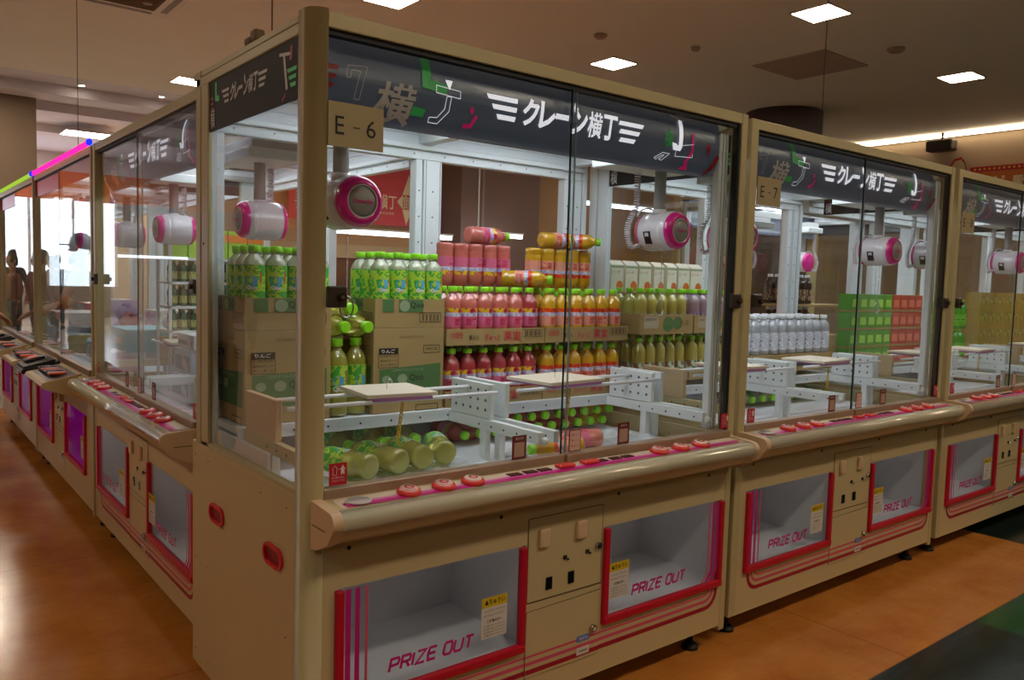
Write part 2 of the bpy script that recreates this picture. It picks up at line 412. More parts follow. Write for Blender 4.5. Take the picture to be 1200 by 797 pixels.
def machine(variant='light'):
    """claw machine, front facing -y, left front corner at the origin"""
    root = empty('claw_machine')
    neon = variant == 'neon'
    d1, d2 = (.081, .719), (1.055, 1.692)
    if neon: d1, d2 = (.10, .73), (1.15, 1.75)
    Wm = 1.935 if neon else W
    zt, zb = .60, .285
    # cabinet skin around the openings
    c = MB(); y0, y1 = .0, .018
    c.box(.03, Wm - .03, y0, y1, zt, .83, BEIGE); c.box(.03, Wm - .03, y0, y1, ZB, zb - .012, BEIGE)
    c.box(.03, d1[0], y0, y1, zb - .012, zt, BEIGE); c.box(d1[1], d2[0], y0, y1, zb - .012, zt, BEIGE); c.box(d2[1], Wm - .03, y0, y1, zb - .012, zt, BEIGE)
    c.box(.02, Wm - .02, D - .02, D, ZB, .86, BEIGE); c.box(.02, Wm - .02, .02, D - .02, ZB, ZB + .02, CARDD)
    c.box(.02, d1[0] - .02, .03, D - .03, ZB + .02, .76, BEIGE); c.box(d1[1] + .02, d2[0] - .02, .03, D - .03, ZB + .02, .76, BEIGE); c.box(d2[1] + .02, Wm - .02, .03, D - .03, ZB + .02, .76, BEIGE)
    F = lambda x, z: (x, -.0012, z)
    if not neon:
        for off, w, m in ((0, .016, MAGD), (.027, .012, PINKL), (.050, .008, PINKL)):
            z = .190 + off; xl, xr = .118 + off * .75, 1.672 - off * .75; r = .06 - off * .45
            pts = [(xl, zb - .02)] + arc(xl + r, z + r, r, 180, 270) + arc(xr - r, z + r, r, 270, 360) + [(xr, zb - .02)]
            c.flat(stroke(pts, w), m, F)
    for x in (.12, .62, 1.12, 1.6): c.cyl((x, -.002, .705), (x, .0, .705), .006, INK, 8)
    c.build('cabinet', root)
    # feet
    for x, y in ((.1, .08), (.1, D - .1), (Wm - .1, .08), (Wm - .1, D - .1)):
        f = MB(); f.cyl((x, y, .02), (x, y, ZB), .012, DARK, 10); f.lathe([(.034, 0), (.034, .012), (.014, .028)], DARK, 16, Matrix.Translation((x, y, 0))); f.build('foot', root)
    # prize chutes
    for i, (a, b) in enumerate((d1, d2)):
        q = MB(); T = .004; lit = emis('pink_lamp', 'D018C0', 1.0) if neon else None
        cm = mat('chute_pink', 'C050C0', .5) if neon else CHUTE
        q.box(a - .012, b + .012, .42, .424, zb - .01, .70, cm); q.box(a - .016, a - .012, .02, .424, zb - .01, .70, cm); q.box(b + .012, b + .016, .02, .424, zb - .01, .70, cm)
        q.box(a - .012, b + .012, .02, .424, zb - .014, zb - .01, cm); 
        q.prism([(.02, .76), (.44, .66), (.44, .665), (.02, .765)], a - .012, b + .012, 'x', cm)
        if not lit: q.box(a + .04, b - .04, .10, .13, .712, .72, emis('chute_lamp', 'FFFAF0', 1.5))
        if lit: q.box(a + .02, b - .02, .03, .05, .68, .7, lit); q.box(a + .01, b - .01, .40, .418, .30, .66, lit)
        q.build('prize_chute', root)
    # prize doors
    for i, (a, b) in enumerate((d1, d2)):
        f = MB(); fw = .024; yy0, yy1 = -.014, .006
        f.box(a, a + fw, yy0, yy1, zb - .008, zt - .004, RED, .004); f.box(b - fw, b, yy0, yy1, zb - .008, zt - .004, RED, .004)
        f.box(a, b, yy0 - .003, yy1, zb - .02, zb + .008, RED, .006)
        dr = f.build('prize_door', root)
        p = MB(); p.box(a + fw, b - fw, -.006, -.002, zb + .008, zt - .002, ACRY)
        G = lambda x, z: (x, -.0072, z)
        if not neon:
            for k, w in enumerate((.016, .014, .008)):
                if i == 0: xx = a + fw + .012 + k * .027
                else: xx = b - fw - .012 - k * .024
                p.flat(stroke([(xx, zt - .004)] + ([(xx, zb + .01)] if i == 0 else [(xx, zb + .05), (xx - .03, zb + .012)]), w), MAG if k < 2 else PINKL, G)
        p.build('door_pane', dr)
        if not neon:
            L = MB(); x0 = a + (.16 if i == 0 else .14)
            prize_out(L, .285, .034, MAG, lambda u, v, x0=x0: (x0 + u, -.0078, zb + .052 + v)); L.build('lettering', dr)
        s = MB(); x0 = a + (.47 if i == 0 else .026) ; zz = .345
        if neon: x0 = b - .12
        s.box(x0, x0 + .095, -.0078, -.0066, zz, zz + .125, PAPER); s.box(x0, x0 + .095, -.0082, -.0066, zz + .095, zz + .125, YEL)
        s.text('▲ちゅうい', .075, .017, INK, lambda u, v: (x0 + .01 + u, -.0088, zz + .102 + v), bold=.02)
        s.text('このとびらにてをいれたり', .08, .008, INK, lambda u, v: (x0 + .008 + u, -.0085, zz + .080 + v))
        s.text('たたかないでください', .08, .008, INK, lambda u, v: (x0 + .008 + u, -.0085, zz + .066 + v))
        s.text('保護者の方へ', .055, .010, INK, lambda u, v: (x0 + .02 + u, -.0085, zz + .047 + v), bold=.03)
        for k in range(4): s.text('お子様が中に入らないよう', .08, .006, INK, lambda u, v, k=k: (x0 + .008 + u, -.0085, zz + .035 - k * .0095 + v))
        s.build('warning_sticker', dr)
    # coin and service doors
    ca, cb = (.727, 1.046) if not neon else (.80, 1.09)
    q = MB(); q.box(ca, cb, -.003, .0, .414, .68, BEIGE); GR = DARK
    for seg in ([(ca, .414), (ca, .68)], [(ca, .68), (cb, .68)], [(cb, .68), (cb, .414)], [(ca, .414), (cb, .414)]): q.flat(stroke(seg, .0022), GR, lambda x, z: (x, -.0035, z))
    cd = q.build('coin_door', root)
    for x in (.787, .944):
        xx = x if not neon else x + .06
        MB().box(xx - .021, xx + .021, -.016, -.003, .583, .643, PLAST, .005).build('token_block', cd)
    for x, z in ((.88, .533), (.978, .534)):
        xx = x if not neon else x + .04
        k = MB(); k.box(xx - .007, xx + .007, -.008, -.003, z - .006, z + .006, INK, .001); k.cyl((xx + .008, -.012, z - .006), (xx + .008, -.003, z - .006), .004, CHROME, 10); k.build('coin_slot', cd)
    for x in (.815, .909):
        xx = x if not neon else x + .05
        k = MB(); k.box(xx - .0125, xx + .0125, -.0065, -.003, .442, .481, BLACK); k.build('coin_return', cd)
    k = MB(); k.cyl((cb - .02, -.014, .545), (cb - .02, -.003, .545), .011, CHROME, 16); k.cyl((cb - .02, -.0165, .545), (cb - .02, -.014, .545), .006, INK, 12); k.build('key_lock', cd)
    q = MB(); q.box(ca, cb, -.0025, .0, .17, .385, BEIGE)
    for seg in ([(ca, .17), (ca, .385)], [(ca, .385), (cb, .392)]): q.flat(stroke(seg, .0018), GR, lambda x, z: (x, -.003, z))
    q.flat(stroke([(ca, .172), (cb, .172)], .001), GR, lambda x, z: (x, -.003, z))
    if not neon:
        for off, w, m in ((0, .016, MAGD), (.027, .012, PINKL), (.050, .008, PINKL)): q.flat([[(ca + .002, .190 + off - w / 2), (cb, .190 + off - w / 2), (cb, .190 + off + w / 2), (ca + .002, .190 + off + w / 2)]], m, lambda x, z: (x, -.0032, z))
    sd = q.build('service_door', root)
    k = MB(); k.cyl((cb - .03, -.013, .265), (cb - .03, -.0025, .265), .013, CHROME, 18); k.cyl((cb - .03, -.015, .265), (cb - .03, -.013, .265), .007, GREY, 12); k.build('key_lock', sd)
    k = MB(); k.box(cb - .10, cb - .045, -.0045, -.003, .232, .252, mat('sticker_blue', '5A78B8', .4)); k.box(cb - .10, cb - .045, -.0045, -.003, .188, .212, PAPER)
    k.text('TAITO', .04, .009, PAPER, lambda u, v: (cb - .093 + u, -.005, .2375 + v), bold=.02); k.text('CRANE', .04, .008, INK, lambda u, v: (cb - .093 + u, -.005, .196 + v), bold=.02)
    k.build('sticker', sd)
    # console
    if not neon: console(root)
    else: console_dark(root, Wm)
    # posts
    def post(x0, x1, y0, y1, ro):
        p = MB(); r = .042
        if ro == 0:   # rounded outer corner
            pts = [(x0, y1), (x0, y0 + r)] + arc(x0 + r, y0 + r, r, 180, 270, 8) + [(x1, y0), (x1, y1)]
            p.prism(pts, ZB - .02, H + .006, 'z', BEIGE2, True)
        else: p.box(x0, x1, y0, y1, ZB - .02, H, BEIGE2, .004)
        return p
    q = post(0, .046, -.002, .07, 0).build('corner_post', root)
    p = post(Wm - .034, Wm, -.002, .05, 1); p.box(Wm - .046, Wm - .0345, .004, .03, .84, 2.01, DARK); p.build('side_post', root)
    for x in (0, Wm - .02):
        p = MB(); 
        if x == 0:
            p.box(0, .012, D - .085, D - .04, .84, H, BEIGE2, .003); p.box(0, .012, D - .16, D - .095, .84, 2.0, BEIGE2, .003); p.box(.0125, .035, D - .155, D - .045, .84, 1.99, WHITE, .003); p.cyl((-.002, D - .12, 1.5), (0, D - .12, 1.5), .004, INK, 8)
        else: p.box(x, x + .02, D - .06, D, .84, H, WHITE, .003)
        p.build('side_post', root)
    # side panels
    for x in (0, Wm - .016):
        p = MB(); p.box(x, x + .016, .066 if x == 0 else .05, D, ZB - .02, .845, BEIGE, .003)
        for y in (.12, .3, .75, .88):
            for z in (.13, .45, .8): 
                if (y, z) != (.3, .45): p.cyl((x - .0012, y, z), (x, y, z), .003, CARDD, 6)
        sp = p.build('side_panel', root)
        if x == 0:
            for y in (.202, .659):
                h = MB(); o = arc(y - .035, .648, .03, 90, 270, 6) + arc(y + .035, .648, .03, -90, 90, 6)
                i2 = arc(y - .035, .648, .02, 90, 270, 6) + arc(y + .035, .648, .02, -90, 90, 6)
                n = len(o); vs = [(-.008, a, b) for a, b in o] + [(-.008, a, b) for a, b in i2] + [(0, a, b) for a, b in o] + [(.012, a, b) for a, b in i2]
                fs = []
                for k in range(n):
                    j = (k + 1) % n
                    fs += [(k, j, n + j, n + k), (k, 2 * n + k, 2 * n + j, j), (n + k, n + j, 3 * n + j, 3 * n + k)]
                h.add(vs, fs, REDH); h.add([(.0004 - .001, a, b) for a, b in i2], [tuple(range(n))], mat('handle_recess', '8A1420', .5)); h.build('recess_handle', sp)
    # beams
    t = MB(); t.box(.046, Wm - .034, 0, .045, 2.012, H, BEIGE2, .003); t.box(.05, Wm - .05, .01, .035, 1.998, 2.012, DARK); t.build('top_beam', root)
    for x in (0, Wm - .03):
        t = MB(); t.box(x, x + .03, .07, D - .04, 2.0, 2.028, BEIGE2, .003); t.box(x + .004, x + .03, .07, D, 2.031, H, BEIGE2, .003); t.build('side_beam', root)
    t = MB(); t.box(.03, Wm - .03, .03, D, 2.04, 2.048, mat('roof_dull', '6B5A48', .7)); t.build('roof_panel', root)
    # sill rail
    t = MB(); t.box(.046, Wm / 2, -.004, .035, .832, .868, ALU, .003); t.box(Wm / 2, Wm - .034, -.014, .03, .832, .868, ALU, .003); t.box(.03, Wm - .03, .036, D, .76, .775, CHUTE); t.build('window_rail', root)
    t = MB(); t.box(.0, .03, .066, D - .09, .845, .858, BEIGE2, .002); t.build('side_sill', root)
    # glass
    for a, b, y in ((.044, Wm / 2 + .02, .018), (Wm / 2 - .01, Wm - .046, .006)):
        g = MB(); g.box(a, b, y, y + .005, .866, 2.0, GLASS); 
        e = (b if a < .1 else a); g.box(e - .0015, e + .0015, y - .0005, y + .0055, .866, 2.0, mat('glass_edge', '1C2E28', .2) if a > .1 else mat('glass_edge_pale', '8A9490', .2)); g.build('glass_pane', root)
    for x in (.012, Wm - .016):
        g = MB(); g.box(x, x + .005, .068 if x < .1 else .05, D - .16, .856 if x < .1 else 1.2, 2.0, GLASS)
        if x < .1: g.build('side_glass', root)
    # header
    if not neon:
        h = MB(); n = 14; Lx, Rx = .05, 1.665
        def prof(t): a = math.radians(62 - 150 * t); return (.095 - .052 * math.cos(a), 1.905 + .105 * math.sin(a) + .012)
        P = [prof(k / n) for k in range(n + 1)]
        xs = [Lx, Rx - .08, Rx - .05, Rx - .025, Rx - .008, Rx]
        sc = [1, 1, .97, .87, .68, .45]
        vs = [(x, .095 - (.095 - y) * s_, 1.915 + (z - 1.915) * (1 if k < n * .55 else s_ * .6 + .4)) for x, s_ in zip(xs, sc) for k, (y, z) in enumerate(P)]
        fs = [(i * (n + 1) + k, (i + 1) * (n + 1) + k, (i + 1) * (n + 1) + k + 1, i * (n + 1) + k + 1) for i in range(len(xs) - 1) for k in range(n)]
        h.add(vs, fs, BANNER, True)
        zlo, zhi = P[-1][1], P[0][1]
        def on(x, v):
            z = 1.812 + v; s_ = max(-1, min(1, (z - 1.917) / .105)); a = math.asin(s_)
            y = .095 - .052 * math.cos(a) - .0045
            return (x, y, z)
        art(h, on); logo(h, .556, .062, .66, .082, BANW, on)
        h.build('header_banner', root)
        # side header (left end)
        s = MB(); s.box(.006, .0105, .07, D - .16, 1.848, 1.998, BANNER2)
        S = lambda u, v: (.0045, .75 - u, 1.85 + v)
        logo(s, .11, .065, .36, .05, BANWD, S)
        s.flat(stroke([(.58, .12), (.60, .03)], .012), BANWD, S); s.flat(stroke([(.55, .125), (.63, .115)], .008), BANWD, S)
        s.flat([[(.615, .10), (.63, .1), (.635, .135), (.62, .135)]], BANR, S); s.flat(bars(.6, .03, .06, .05, False), BANG, S); s.flat(stroke([(.57, .005), (.59, .02)], .008), BANR, S)
        s.flat([[(.05, .085), (.085, .08), (.085, .098), (.05, .1)], [(.05, .1), (.063, .1), (.063, .14), (.05, .14)]], BANG, S); s.flat(bars(.004, .06, .03, .04, False), BANR, S)
        s.text('横', .04, .06, BANWD, lambda u, v: S(.005 + u, .005 + v), bold=.015)
        s.build('side_banner', root)
    else:
        s = MB(); s.box(.05, Wm - .05, .012, .017, 1.90, 2.0, mat('pink_film', 'B03860', .3, emit='B03860', es=.12)); s.box(.05, .075, .008, .02, 1.9, 2.0, mat('film_end', '80103A', .3)); s.box(Wm - .075, Wm - .05, .008, .02, 1.9, 2.0, MATS['film_end']); s.build('header_strip', root)
    # lamp inside the roof
    l = MB(); l.box(.12, Wm - .12, .13, .16, 2.005, 2.02, WHITE); l.box(.13, Wm - .13, .132, .158, 1.997, 2.006, LEDM); l.build('light_bar', root)
    l = MB(); l.box(.12, Wm - .12, .60, .63, 2.005, 2.02, WHITE); l.box(.13, Wm - .13, .602, .628, 1.997, 2.006, LEDM); l.build('light_bar', root)
    # white inner frame
    r = MB(); r.box(.03, Wm - .03, D - .05, D - .01, 1.87, 1.965, WHITE, .004); r.box(.03, Wm - .03, D - .075, D - .05, 1.905, 1.925, WHITE, .003); r.box(.03, Wm - .03, D - .05, D - .01, 1.965, 2.03, WHITE)
    for k in range(12): r.cyl((.12 + k * .14, D - .052, 1.89), (.12 + k * .14, D - .05, 1.89), .003, INK, 6)
    r.build('rear_beam', root)
    for a, b, cc in ((.045, .09, 0), (Wm / 2 - .038, Wm / 2 - .008, 0), (Wm / 2 - .002, Wm / 2 + .082, 1), (Wm - .13, Wm - .095, 0), (Wm - .085, Wm - .02, 1)):
        r = MB(); r.box(a, b, D - .05, D - .005, .86, 1.87, WHITE, .003)
        if cc:
            for u in (.12, .9): r.box(a + (b - a) * u - .0012, a + (b - a) * u + .0012, D - .052, D - .05, .86, 1.87, GREY)
        for k in range(9): r.cyl(((a + b) / 2, D - .0525, .95 + k * .1), ((a + b) / 2, D - .05, .95 + k * .1), .003, INK, 6)
        r.build('rear_post', root)
    # front inner right post and gantry rails
    r = MB(); r.box(Wm - .10, Wm - .048, .045, .075, .87, 1.98, WHITE, .003)
    for u in (.3, .6): r.box(Wm - .10 + .052 * u, Wm - .097 + .052 * u, .043, .045, .87, 1.98, GREY)
    r.build('inner_post', root)
    for x in (.045, Wm / 2 - .03, Wm - .11):
        r = MB(); r.box(x, x + .05, .08, D - .05, 1.925, 1.985, WHITE, .003); r.box(x + .05, x + .062, .08, D - .05, 1.93, 1.95, GREY); r.build('gantry_rail', root)
    r = MB()
    for k in range(4): r.box(.95, Wm - .12, .36 + k * .028, .378 + k * .028, 1.90 - k * .004, 1.925, GREY)
    for k in range(3): r.box(.12, .80, .42 + k * .028, .438 + k * .028, 1.93 - k * .004, 1.95, GREY)
    r.build('gantry_bar', root)
    # playfield
    s = MB(); s.box(.03, Wm - .03, .56, .575, .895, .938, WHITE, .002); s.box(.03, Wm - .03, .575, D - .05, .915, .935, WHITE)
    for k in range(14): s.cyl((.09 + k * .118, .5585, .915), (.09 + k * .118, .56, .915), .004, INK, 8)
    s.build('prize_shelf', root)
    s = MB(); s.box(.03, Wm - .03, .055, D - .05, .775, .783, WHITE2); s.box(.03, Wm - .03, D - .07, D - .05, .783, .915, WHITE2); s.box(.03, .04, .33, .83, .783, .9, WHITE2)
    for k in range(3): s.cyl((.1, .12 + k * .12, .79), (.78, .12 + k * .12, .79), .01, WHITE2, 8)
    for k in range(3): s.cyl((.88, .12 + k * .12, .79), (1.62, .12 + k * .12, .79), .01, WHITE2, 8)
    s.build('prize_pit', root)
    # perforated rod plates on rails and legs
    for x, pf in ((.045, 0), (.80, 1), (.865, 0), (1.61, 1), (1.665, 0)):
        if not neon:
            p = MB(); p.box(x, x + .02, .31, .545, .935, 1.055, PLAST if x < .1 else WHITE, .003)
            if pf:
                for a in range(5):
                    for b in range(3):
                        p.cyl((x - .0012, .335 + a * .044, .965 + b * .033), (x, .335 + a * .044, .965 + b * .033), .0055, mat('hole_shadowless', '565C6A', .8), 10)
            p.build('rod_plate', root)
            p = MB(); p.box(x, x + .022, .05, .56, .895, .933, BEIGE if x < .1 else WHITE, .002)
            for k in range(5): p.cyl((x - .001, .09 + k * .07, .912), (x, .09 + k * .07, .912), .004, INK, 8)
            if pf: p.cyl((x + .01, .045, .905), (x + .03, .045, .905), .012, WHITE, 12)
            p.build('side_rail', root)
            p = MB(); p.box(x + .001, x + .026, .335, .365, .783, .897, WHITE, .002); p.build('rail_leg', root)
    if not neon:
        bridge(root, .06, .80, .435, .235, math.radians(-6)); bridge(root, .885, 1.61, 1.14, .29, math.radians(5))
    return root, Wm

def console(root):
    c = MB(); c.prism([(-.004, .842), (-.090, .8362), (-.090, .765), (-.03, .738), (-.004, .735)], .04, 1.70, 'x', BEIGE)
    c.prism([(-.090, .8364), (-.100, .8354)] + arc(-.104, .811, .0245, 95, 222, 12) + [(-.098, .776), (-.090, .772)], .04, 1.70, 'x', CHAMP, True)
    c.prism([(-.1175, .7925), (-.098, .762), (-.035, .733), (-.03, .738), (-.090, .768)], .04, 1.70, 'x', BEIGE)
    con = c.build('control_panel', root)
    # end caps
    for a, b in ((.012, .04), (1.70, 1.722)):
        e = MB(); e.prism([(-.002, .846), (-.104, .839)] + arc(-.104, .812, .027, 95, 215, 10) + [(-.098, .757), (-.035, .727), (-.002, .722)], a, b, 'x', PLAST); e.box(a - .001, b + .001, -.085, -.01, .7855, .7885, CARDD); e.build('end_cap', con)
    o = MB(); T = lambda x, y: (x, y, .8362 + (y + .085) * .09 + .0012)
    WHT = mat('overlay_cream', 'DDC9B0', .35); MG = mat('overlay_magenta', 'C8107E', .3); PK = mat('overlay_pink', 'DC78B0', .3)
    o.add([T(.06, -.02), T(.06, -.084), T(1.675, -.084), T(1.675, -.02)], [(0, 1, 2, 3)], WHT)
    o.add([(x, y, z + .0008) for x, y, z in (T(.075, -.084), T(1.665, -.084), T(1.675, -.064), T(.07, -.064))], [(0, 1, 2, 3)], MG)
    o.add([(x, y, z + .0006) for x, y, z in (T(.07, -.066), T(1.672, -.066), T(1.672, -.055), T(.07, -.05))], [(0, 1, 2, 3)], PK)
    o.cyl(T(.075, -.062), Vector(T(.075, -.062)) + Vector((0, 0, .004)), .004, CHROME, 10)
    o.build('overlay', con)
    g = MB(); cx, cy = .118, -.052
    M = Matrix.Translation(T(cx, cy)); g.lathe([(.034, 0), (.034, .003), (.031, .0045)], mat('grille', 'C9BDB8', .4), 24, M)
    for a in range(-4, 5):
        for b in range(-3, 4):
            if (a / 4.5) ** 2 + (b / 3.8) ** 2 < 1: g.cyl(Vector(T(cx + a * .0066, cy + b * .0066)) + Vector((0, 0, .0044)), Vector(T(cx + a * .0066, cy + b * .0066)) + Vector((0, 0, .0052)), .0018, INK, 5)
    g.build('speaker_grille', con)
    for i, x in enumerate((.266, .376, .474, 1.255, 1.365, 1.475)):
        M = Matrix.Translation(T(x, -.053)) @ Matrix.Rotation(math.radians(5), 4, 'X')
        b = MB(); b.lathe([(.033, 0), (.034, .006), (.031, .012), (.026, .014)], BTN, 24, M); bo = b.build('push_button', con)
        b = MB(); b.lathe([(.025, .0125), (.024, .0165), (0, .018)], BTNW if i % 3 != 2 else mat('button_white', 'F0D8D0', .3), 24, M, close=False)
        b.lathe([(.013, .0172), (.0135, .0186), (.008, .019)], BTN, 20, M, close=False); b.build('button_face', bo)
    for x in (.826, .93):
        b = MB(); M = Matrix.Translation(T(x, -.05)); b.box(-.032, .032, -.016, .016, 0, .012, BTN, .005, M); b.build('select_button', con)
    for x in (.63, .69, .745, .985, 1.05, 1.105):
        b = MB(); M = Matrix.Translation(T(x, -.046)); b.box(-.022, .022, -.012, .014, 0, .003, mat('display', '4A1420', .2), 0, M); b.build('display', con)

def console_dark(root, Wm):
    c = MB(); c.prism([(-.002, .84), (-.05, .825), (-.05, .77), (-.002, .75)], .03, Wm - .03, 'x', BEIGE2); con = c.build('control_panel', root)
    for x0, x1 in ((.15, .62), (1.22, 1.80)):
        b = MB(); b.prism([(-.03, .84), (-.215, .80), (-.225, .785), (-.21, .765), (-.03, .70)], x0, x1, 'x', mat('bracket_beige', 'CDB07A', .4)); br = b.build('button_ledge', con)
        p = MB(); 
        T = lambda x, y: Vector((x, y, .84 + (y + .03) * .216 + .001))
        OR = mat('button_orange', 'E0562A', .3)
        p.add([T(x0 + .02, -.05), T(x0 + .02, -.19), T(x1 - .02, -.19), T(x1 - .02, -.05)], [(0, 1, 2, 3)], mat('ledge_dark', '2E2624', .3)); p.build('ledge_plate', br)
        for k in range(4):
            x = x0 + .08 + k * .11
            if x > x1 - .04: break
            q = MB(); M = Matrix.Translation(T(x, -.12)); q.box(-.035, .035, -.045, .045, 0, .015, OR if k % 2 else BLACK, .006, M); q.build('push_button', br)
    # black payment tray
    t = MB(); M = Matrix.Translation((1.0, -.13, .83)) @ Matrix.Rotation(math.radians(14), 4, 'X')
    t.box(-.17, .17, -.11, .10, -.03, .0, BLACK, .01, M); t.box(-.15, .15, -.09, .08, 0, .012, mat('tray_liner', '3A3434', .4), .004, M); t.box(-.11, .02, -.06, .05, .012, .03, mat('reader_dark', '241C1C', .3), .006, M); t.box(-.09, .0, -.04, .02, .03, .034, mat('button_orange', 'E0562A', .3), 0, M)
    t.build('payment_tray', con)

def window_cards(root, names, sign, m0=True):
    """stickers on the panes, locks, and the number plate"""
    Y = .0015
    def redst(x):
        s = MB(); s.box(x, x + .05, Y - .001, Y, .875, .932, STK)
        s.text('お子様を中に', .036, .0055, PAPER, lambda u, v: (x + .007 + u, Y - .0016, .892 + v)); s.text('入れないで下さい', .036, .0055, PAPER, lambda u, v: (x + .007 + u, Y - .0016, .884 + v))
        s.flat(chamfer_outline([(x + .010, .902), (x + .010, .92), (x + .016, .926), (x + .021, .92), (x + .021, .902)], .0012), PAPER, lambda a, b: (a, Y - .0016, b))
        s.flat([[(x + .032, .902), (x + .036, .902), (x + .0375, .908), (x + .039, .902), (x + .043, .902), (x + .042, .914), (x + .046, .916), (x + .042, .919), (x + .0375, .927), (x + .033, .919), (x + .029, .916), (x + .033, .914)]], PAPER, lambda a, b: (a, Y - .0016, b))
        s.flat(stroke([(x + .023, .916), (x + .029, .916)], .001), PAPER, lambda a, b: (a, Y - .0016, b))
        s.build('notice_sticker', root)
    redst(.062); redst(1.668 - .01)
    for x in (.655, 1.105):
        s = MB(); s.box(x, x + .055, Y - .001, Y, .872, .945, STKM); s.box(x + .008, x + .047, Y - .0015, Y, .880, .924, mat('card_tan', 'B09078', .6))
        s.text('遊び方', .03, .008, PAPER, lambda u, v: (x + .012 + u, Y - .002, .932 + v)); s.build('card_sticker', root)
    s = MB(); x = .885; s.box(x, x + .05, -.0005, .0015, .872, .942, STKM); s.box(x + .003, x + .047, -.001, .0015, .875, .939, mat('card_pink', 'D8B4A4', .6))
    for k in range(3): s.text('● あそぶ', .03, .008, INKR, lambda u, v, k=k: (x + .01 + u, -.0016, .922 - k * .018 + v))
    s.build('menu_sticker', root)
    for x, z in ((.046, 1.357), (1.672, 1.357)):
        l = MB(); l.box(x, x + .052, -.018, .0, z - .027, z + .027, mat('lock_plate', '3A3028', .35), .004)
        l.cyl((x + .033, -.03, z), (x + .033, -.018, z), .010, mat('lock_bronze', '3A2A22', .3, metal=.6), 14); l.cyl((x + .033, -.0312, z), (x + .033, -.03, z), .005, CHROME, 10)
        l.build('window_lock', root)
    if sign:
        s = MB(); s.box(.045, .197, -.008, -.0035, 1.728, 1.836, SIGNP); s.text(sign, .125, .048, INK, lambda u, v: (.06 + u, -.0088, 1.762 + v), bold=-.004); s.build('number_plate', root)

proto, _ = machine(); window_cards(proto, None, None)
_static = [c for c in proto.children]
def place_machine(src, x, y, rz, label, sign=None, cranes=((.185, .13), (1.516, .13)), group=None):
    r = src if src.get('category') is None else copy_tree(src)
    r.location = (x, y, 0); r.rotation_euler = (0, 0, rz)
    tag(r, label, 'claw machine', group)
    return r
# copies are made before the machine-specific parts are added
m7 = copy_tree(proto); m8 = copy_tree(proto); m9 = copy_tree(proto); mL = copy_tree(proto); mB = copy_tree(proto)
m6 = proto
_pp = MB(); _pp.box(0, .046, -.002, .07, ZB, H, BEIGE2, .004); _ppo = _pp.build('post_mesh'); PLAINPOST = _ppo.data; bpy.data.objects.remove(_ppo)
for r, x, y, rz, lab, sg, cr in (
    (m6, 0, 0, 0, 'large beige claw machine at the near corner with plate reading E - 6', 'E - 6', ((.205, .13), (1.516, .13))),
    (m7, 1.79, .022, 0, 'beige claw machine in the right row with plate reading E - 7', 'E - 7', ((.185, .13), (1.41, .13))),
    (m8, 3.575, .022, 0, 'beige claw machine at the far right end with plate reading E - 8', 'E - 8', ((.19, .13), (1.25, .13))),
    (m9, 5.36, .022, 0, 'beige claw machine past the right picture edge, seen through the E - 8 machine', None, ((.3, .2), (1.4, .2))),
    (mL, .07, 2.80, -PI / 2, 'beige claw machine facing left directly behind the corner machine', None, ((.5, .19), (1.6, .20))),
    (mB, 5.29, 1.90, PI, 'beige claw machine back to back behind the far right machine', None, ((.5, .15), (1.3, .15)))):
    r.location = (x, y, 0); r.rotation_euler = (0, 0, rz); tag(r, lab, 'claw machine')
    if r is not m6:
        for ch in r.children:
            if ch.name.startswith('corner_post'): ch.data = PLAINPOST
    if r is mL:
        for ch in list(r.children):
            if ch.name.startswith(('side_post', 'rear_post')) and min(v.co.x for v in ch.data.vertices) > W - .2 and min(v.co.y for v in ch.data.vertices) > .5: bpy.data.objects.remove(ch)
    if r is m8:
        for ch in list(r.children):
            if (ch.name.startswith('side_post') or ch.name.startswith('rear_post')) and max(v.co.x for v in ch.data.vertices) < .12: bpy.data.objects.remove(ch)
    if r in (m7, m8, mB):
        for ch in r.children:
            if ch.name.startswith('side_post') and min(v.co.x for v in ch.data.vertices) < .1:
                ch.data = ch.data.copy()
                for i in range(len(ch.data.materials)): ch.data.materials[i] = WHITE
    if sg:
        s = MB(); s.box(.045, .197, -.008, -.0035, 1.728, 1.836, SIGNP)
        s.text(sg[0], .024, .044, INK, lambda u, v: (.063 + u, -.0088, 1.758 + v)); s.text('-', .018, .003, INK, lambda u, v: (.112 + u, -.0088, 1.777 + v), bold=.01)
        s.text(sg[-1], .027, .044, INK, lambda u, v: (.148 + u, -.0088, 1.758 + v)); s.build('number_plate', r)
    for cx, cy in cr: crane(r, cx, cy, chain=(r in (m6, m7)), left=(cx < .8))
n2, WN = machine('neon'); n3 = copy_tree(n2)
n2.location = (.07, 4.78, 0); n2.rotation_euler = (0, 0, -PI / 2); tag(n2, 'claw machine with pink neon edge and pink prize doors in the left row', 'claw machine')
n3.location = (.07, 6.73, 0); n3.rotation_euler = (0, 0, -PI / 2); tag(n3, 'claw machine with yellow green neon edge, farthest in the left row', 'claw machine')
for r, cm, nm in ((n2, emis('neon_pink', 'FF1E80', 2.2), 'p'), (n3, emis('neon_yellow', 'A8D040', .9), 'y')):
    b = MB(); b.box(.03, WN - .06, -.012, .004, H + .002, H + .028, cm, .004); b.build('neon_strip', r)
    for x in (.0, WN - .05):
        q = MB(); q.box(x, x + .05, -.016, .008, H + .002, H + .032, emis('neon_blue', '1420FF', 2.5), .008); q.build('neon_corner', r)
    for cx in (.5, 1.5): crane(r, cx, .2, chain=False)

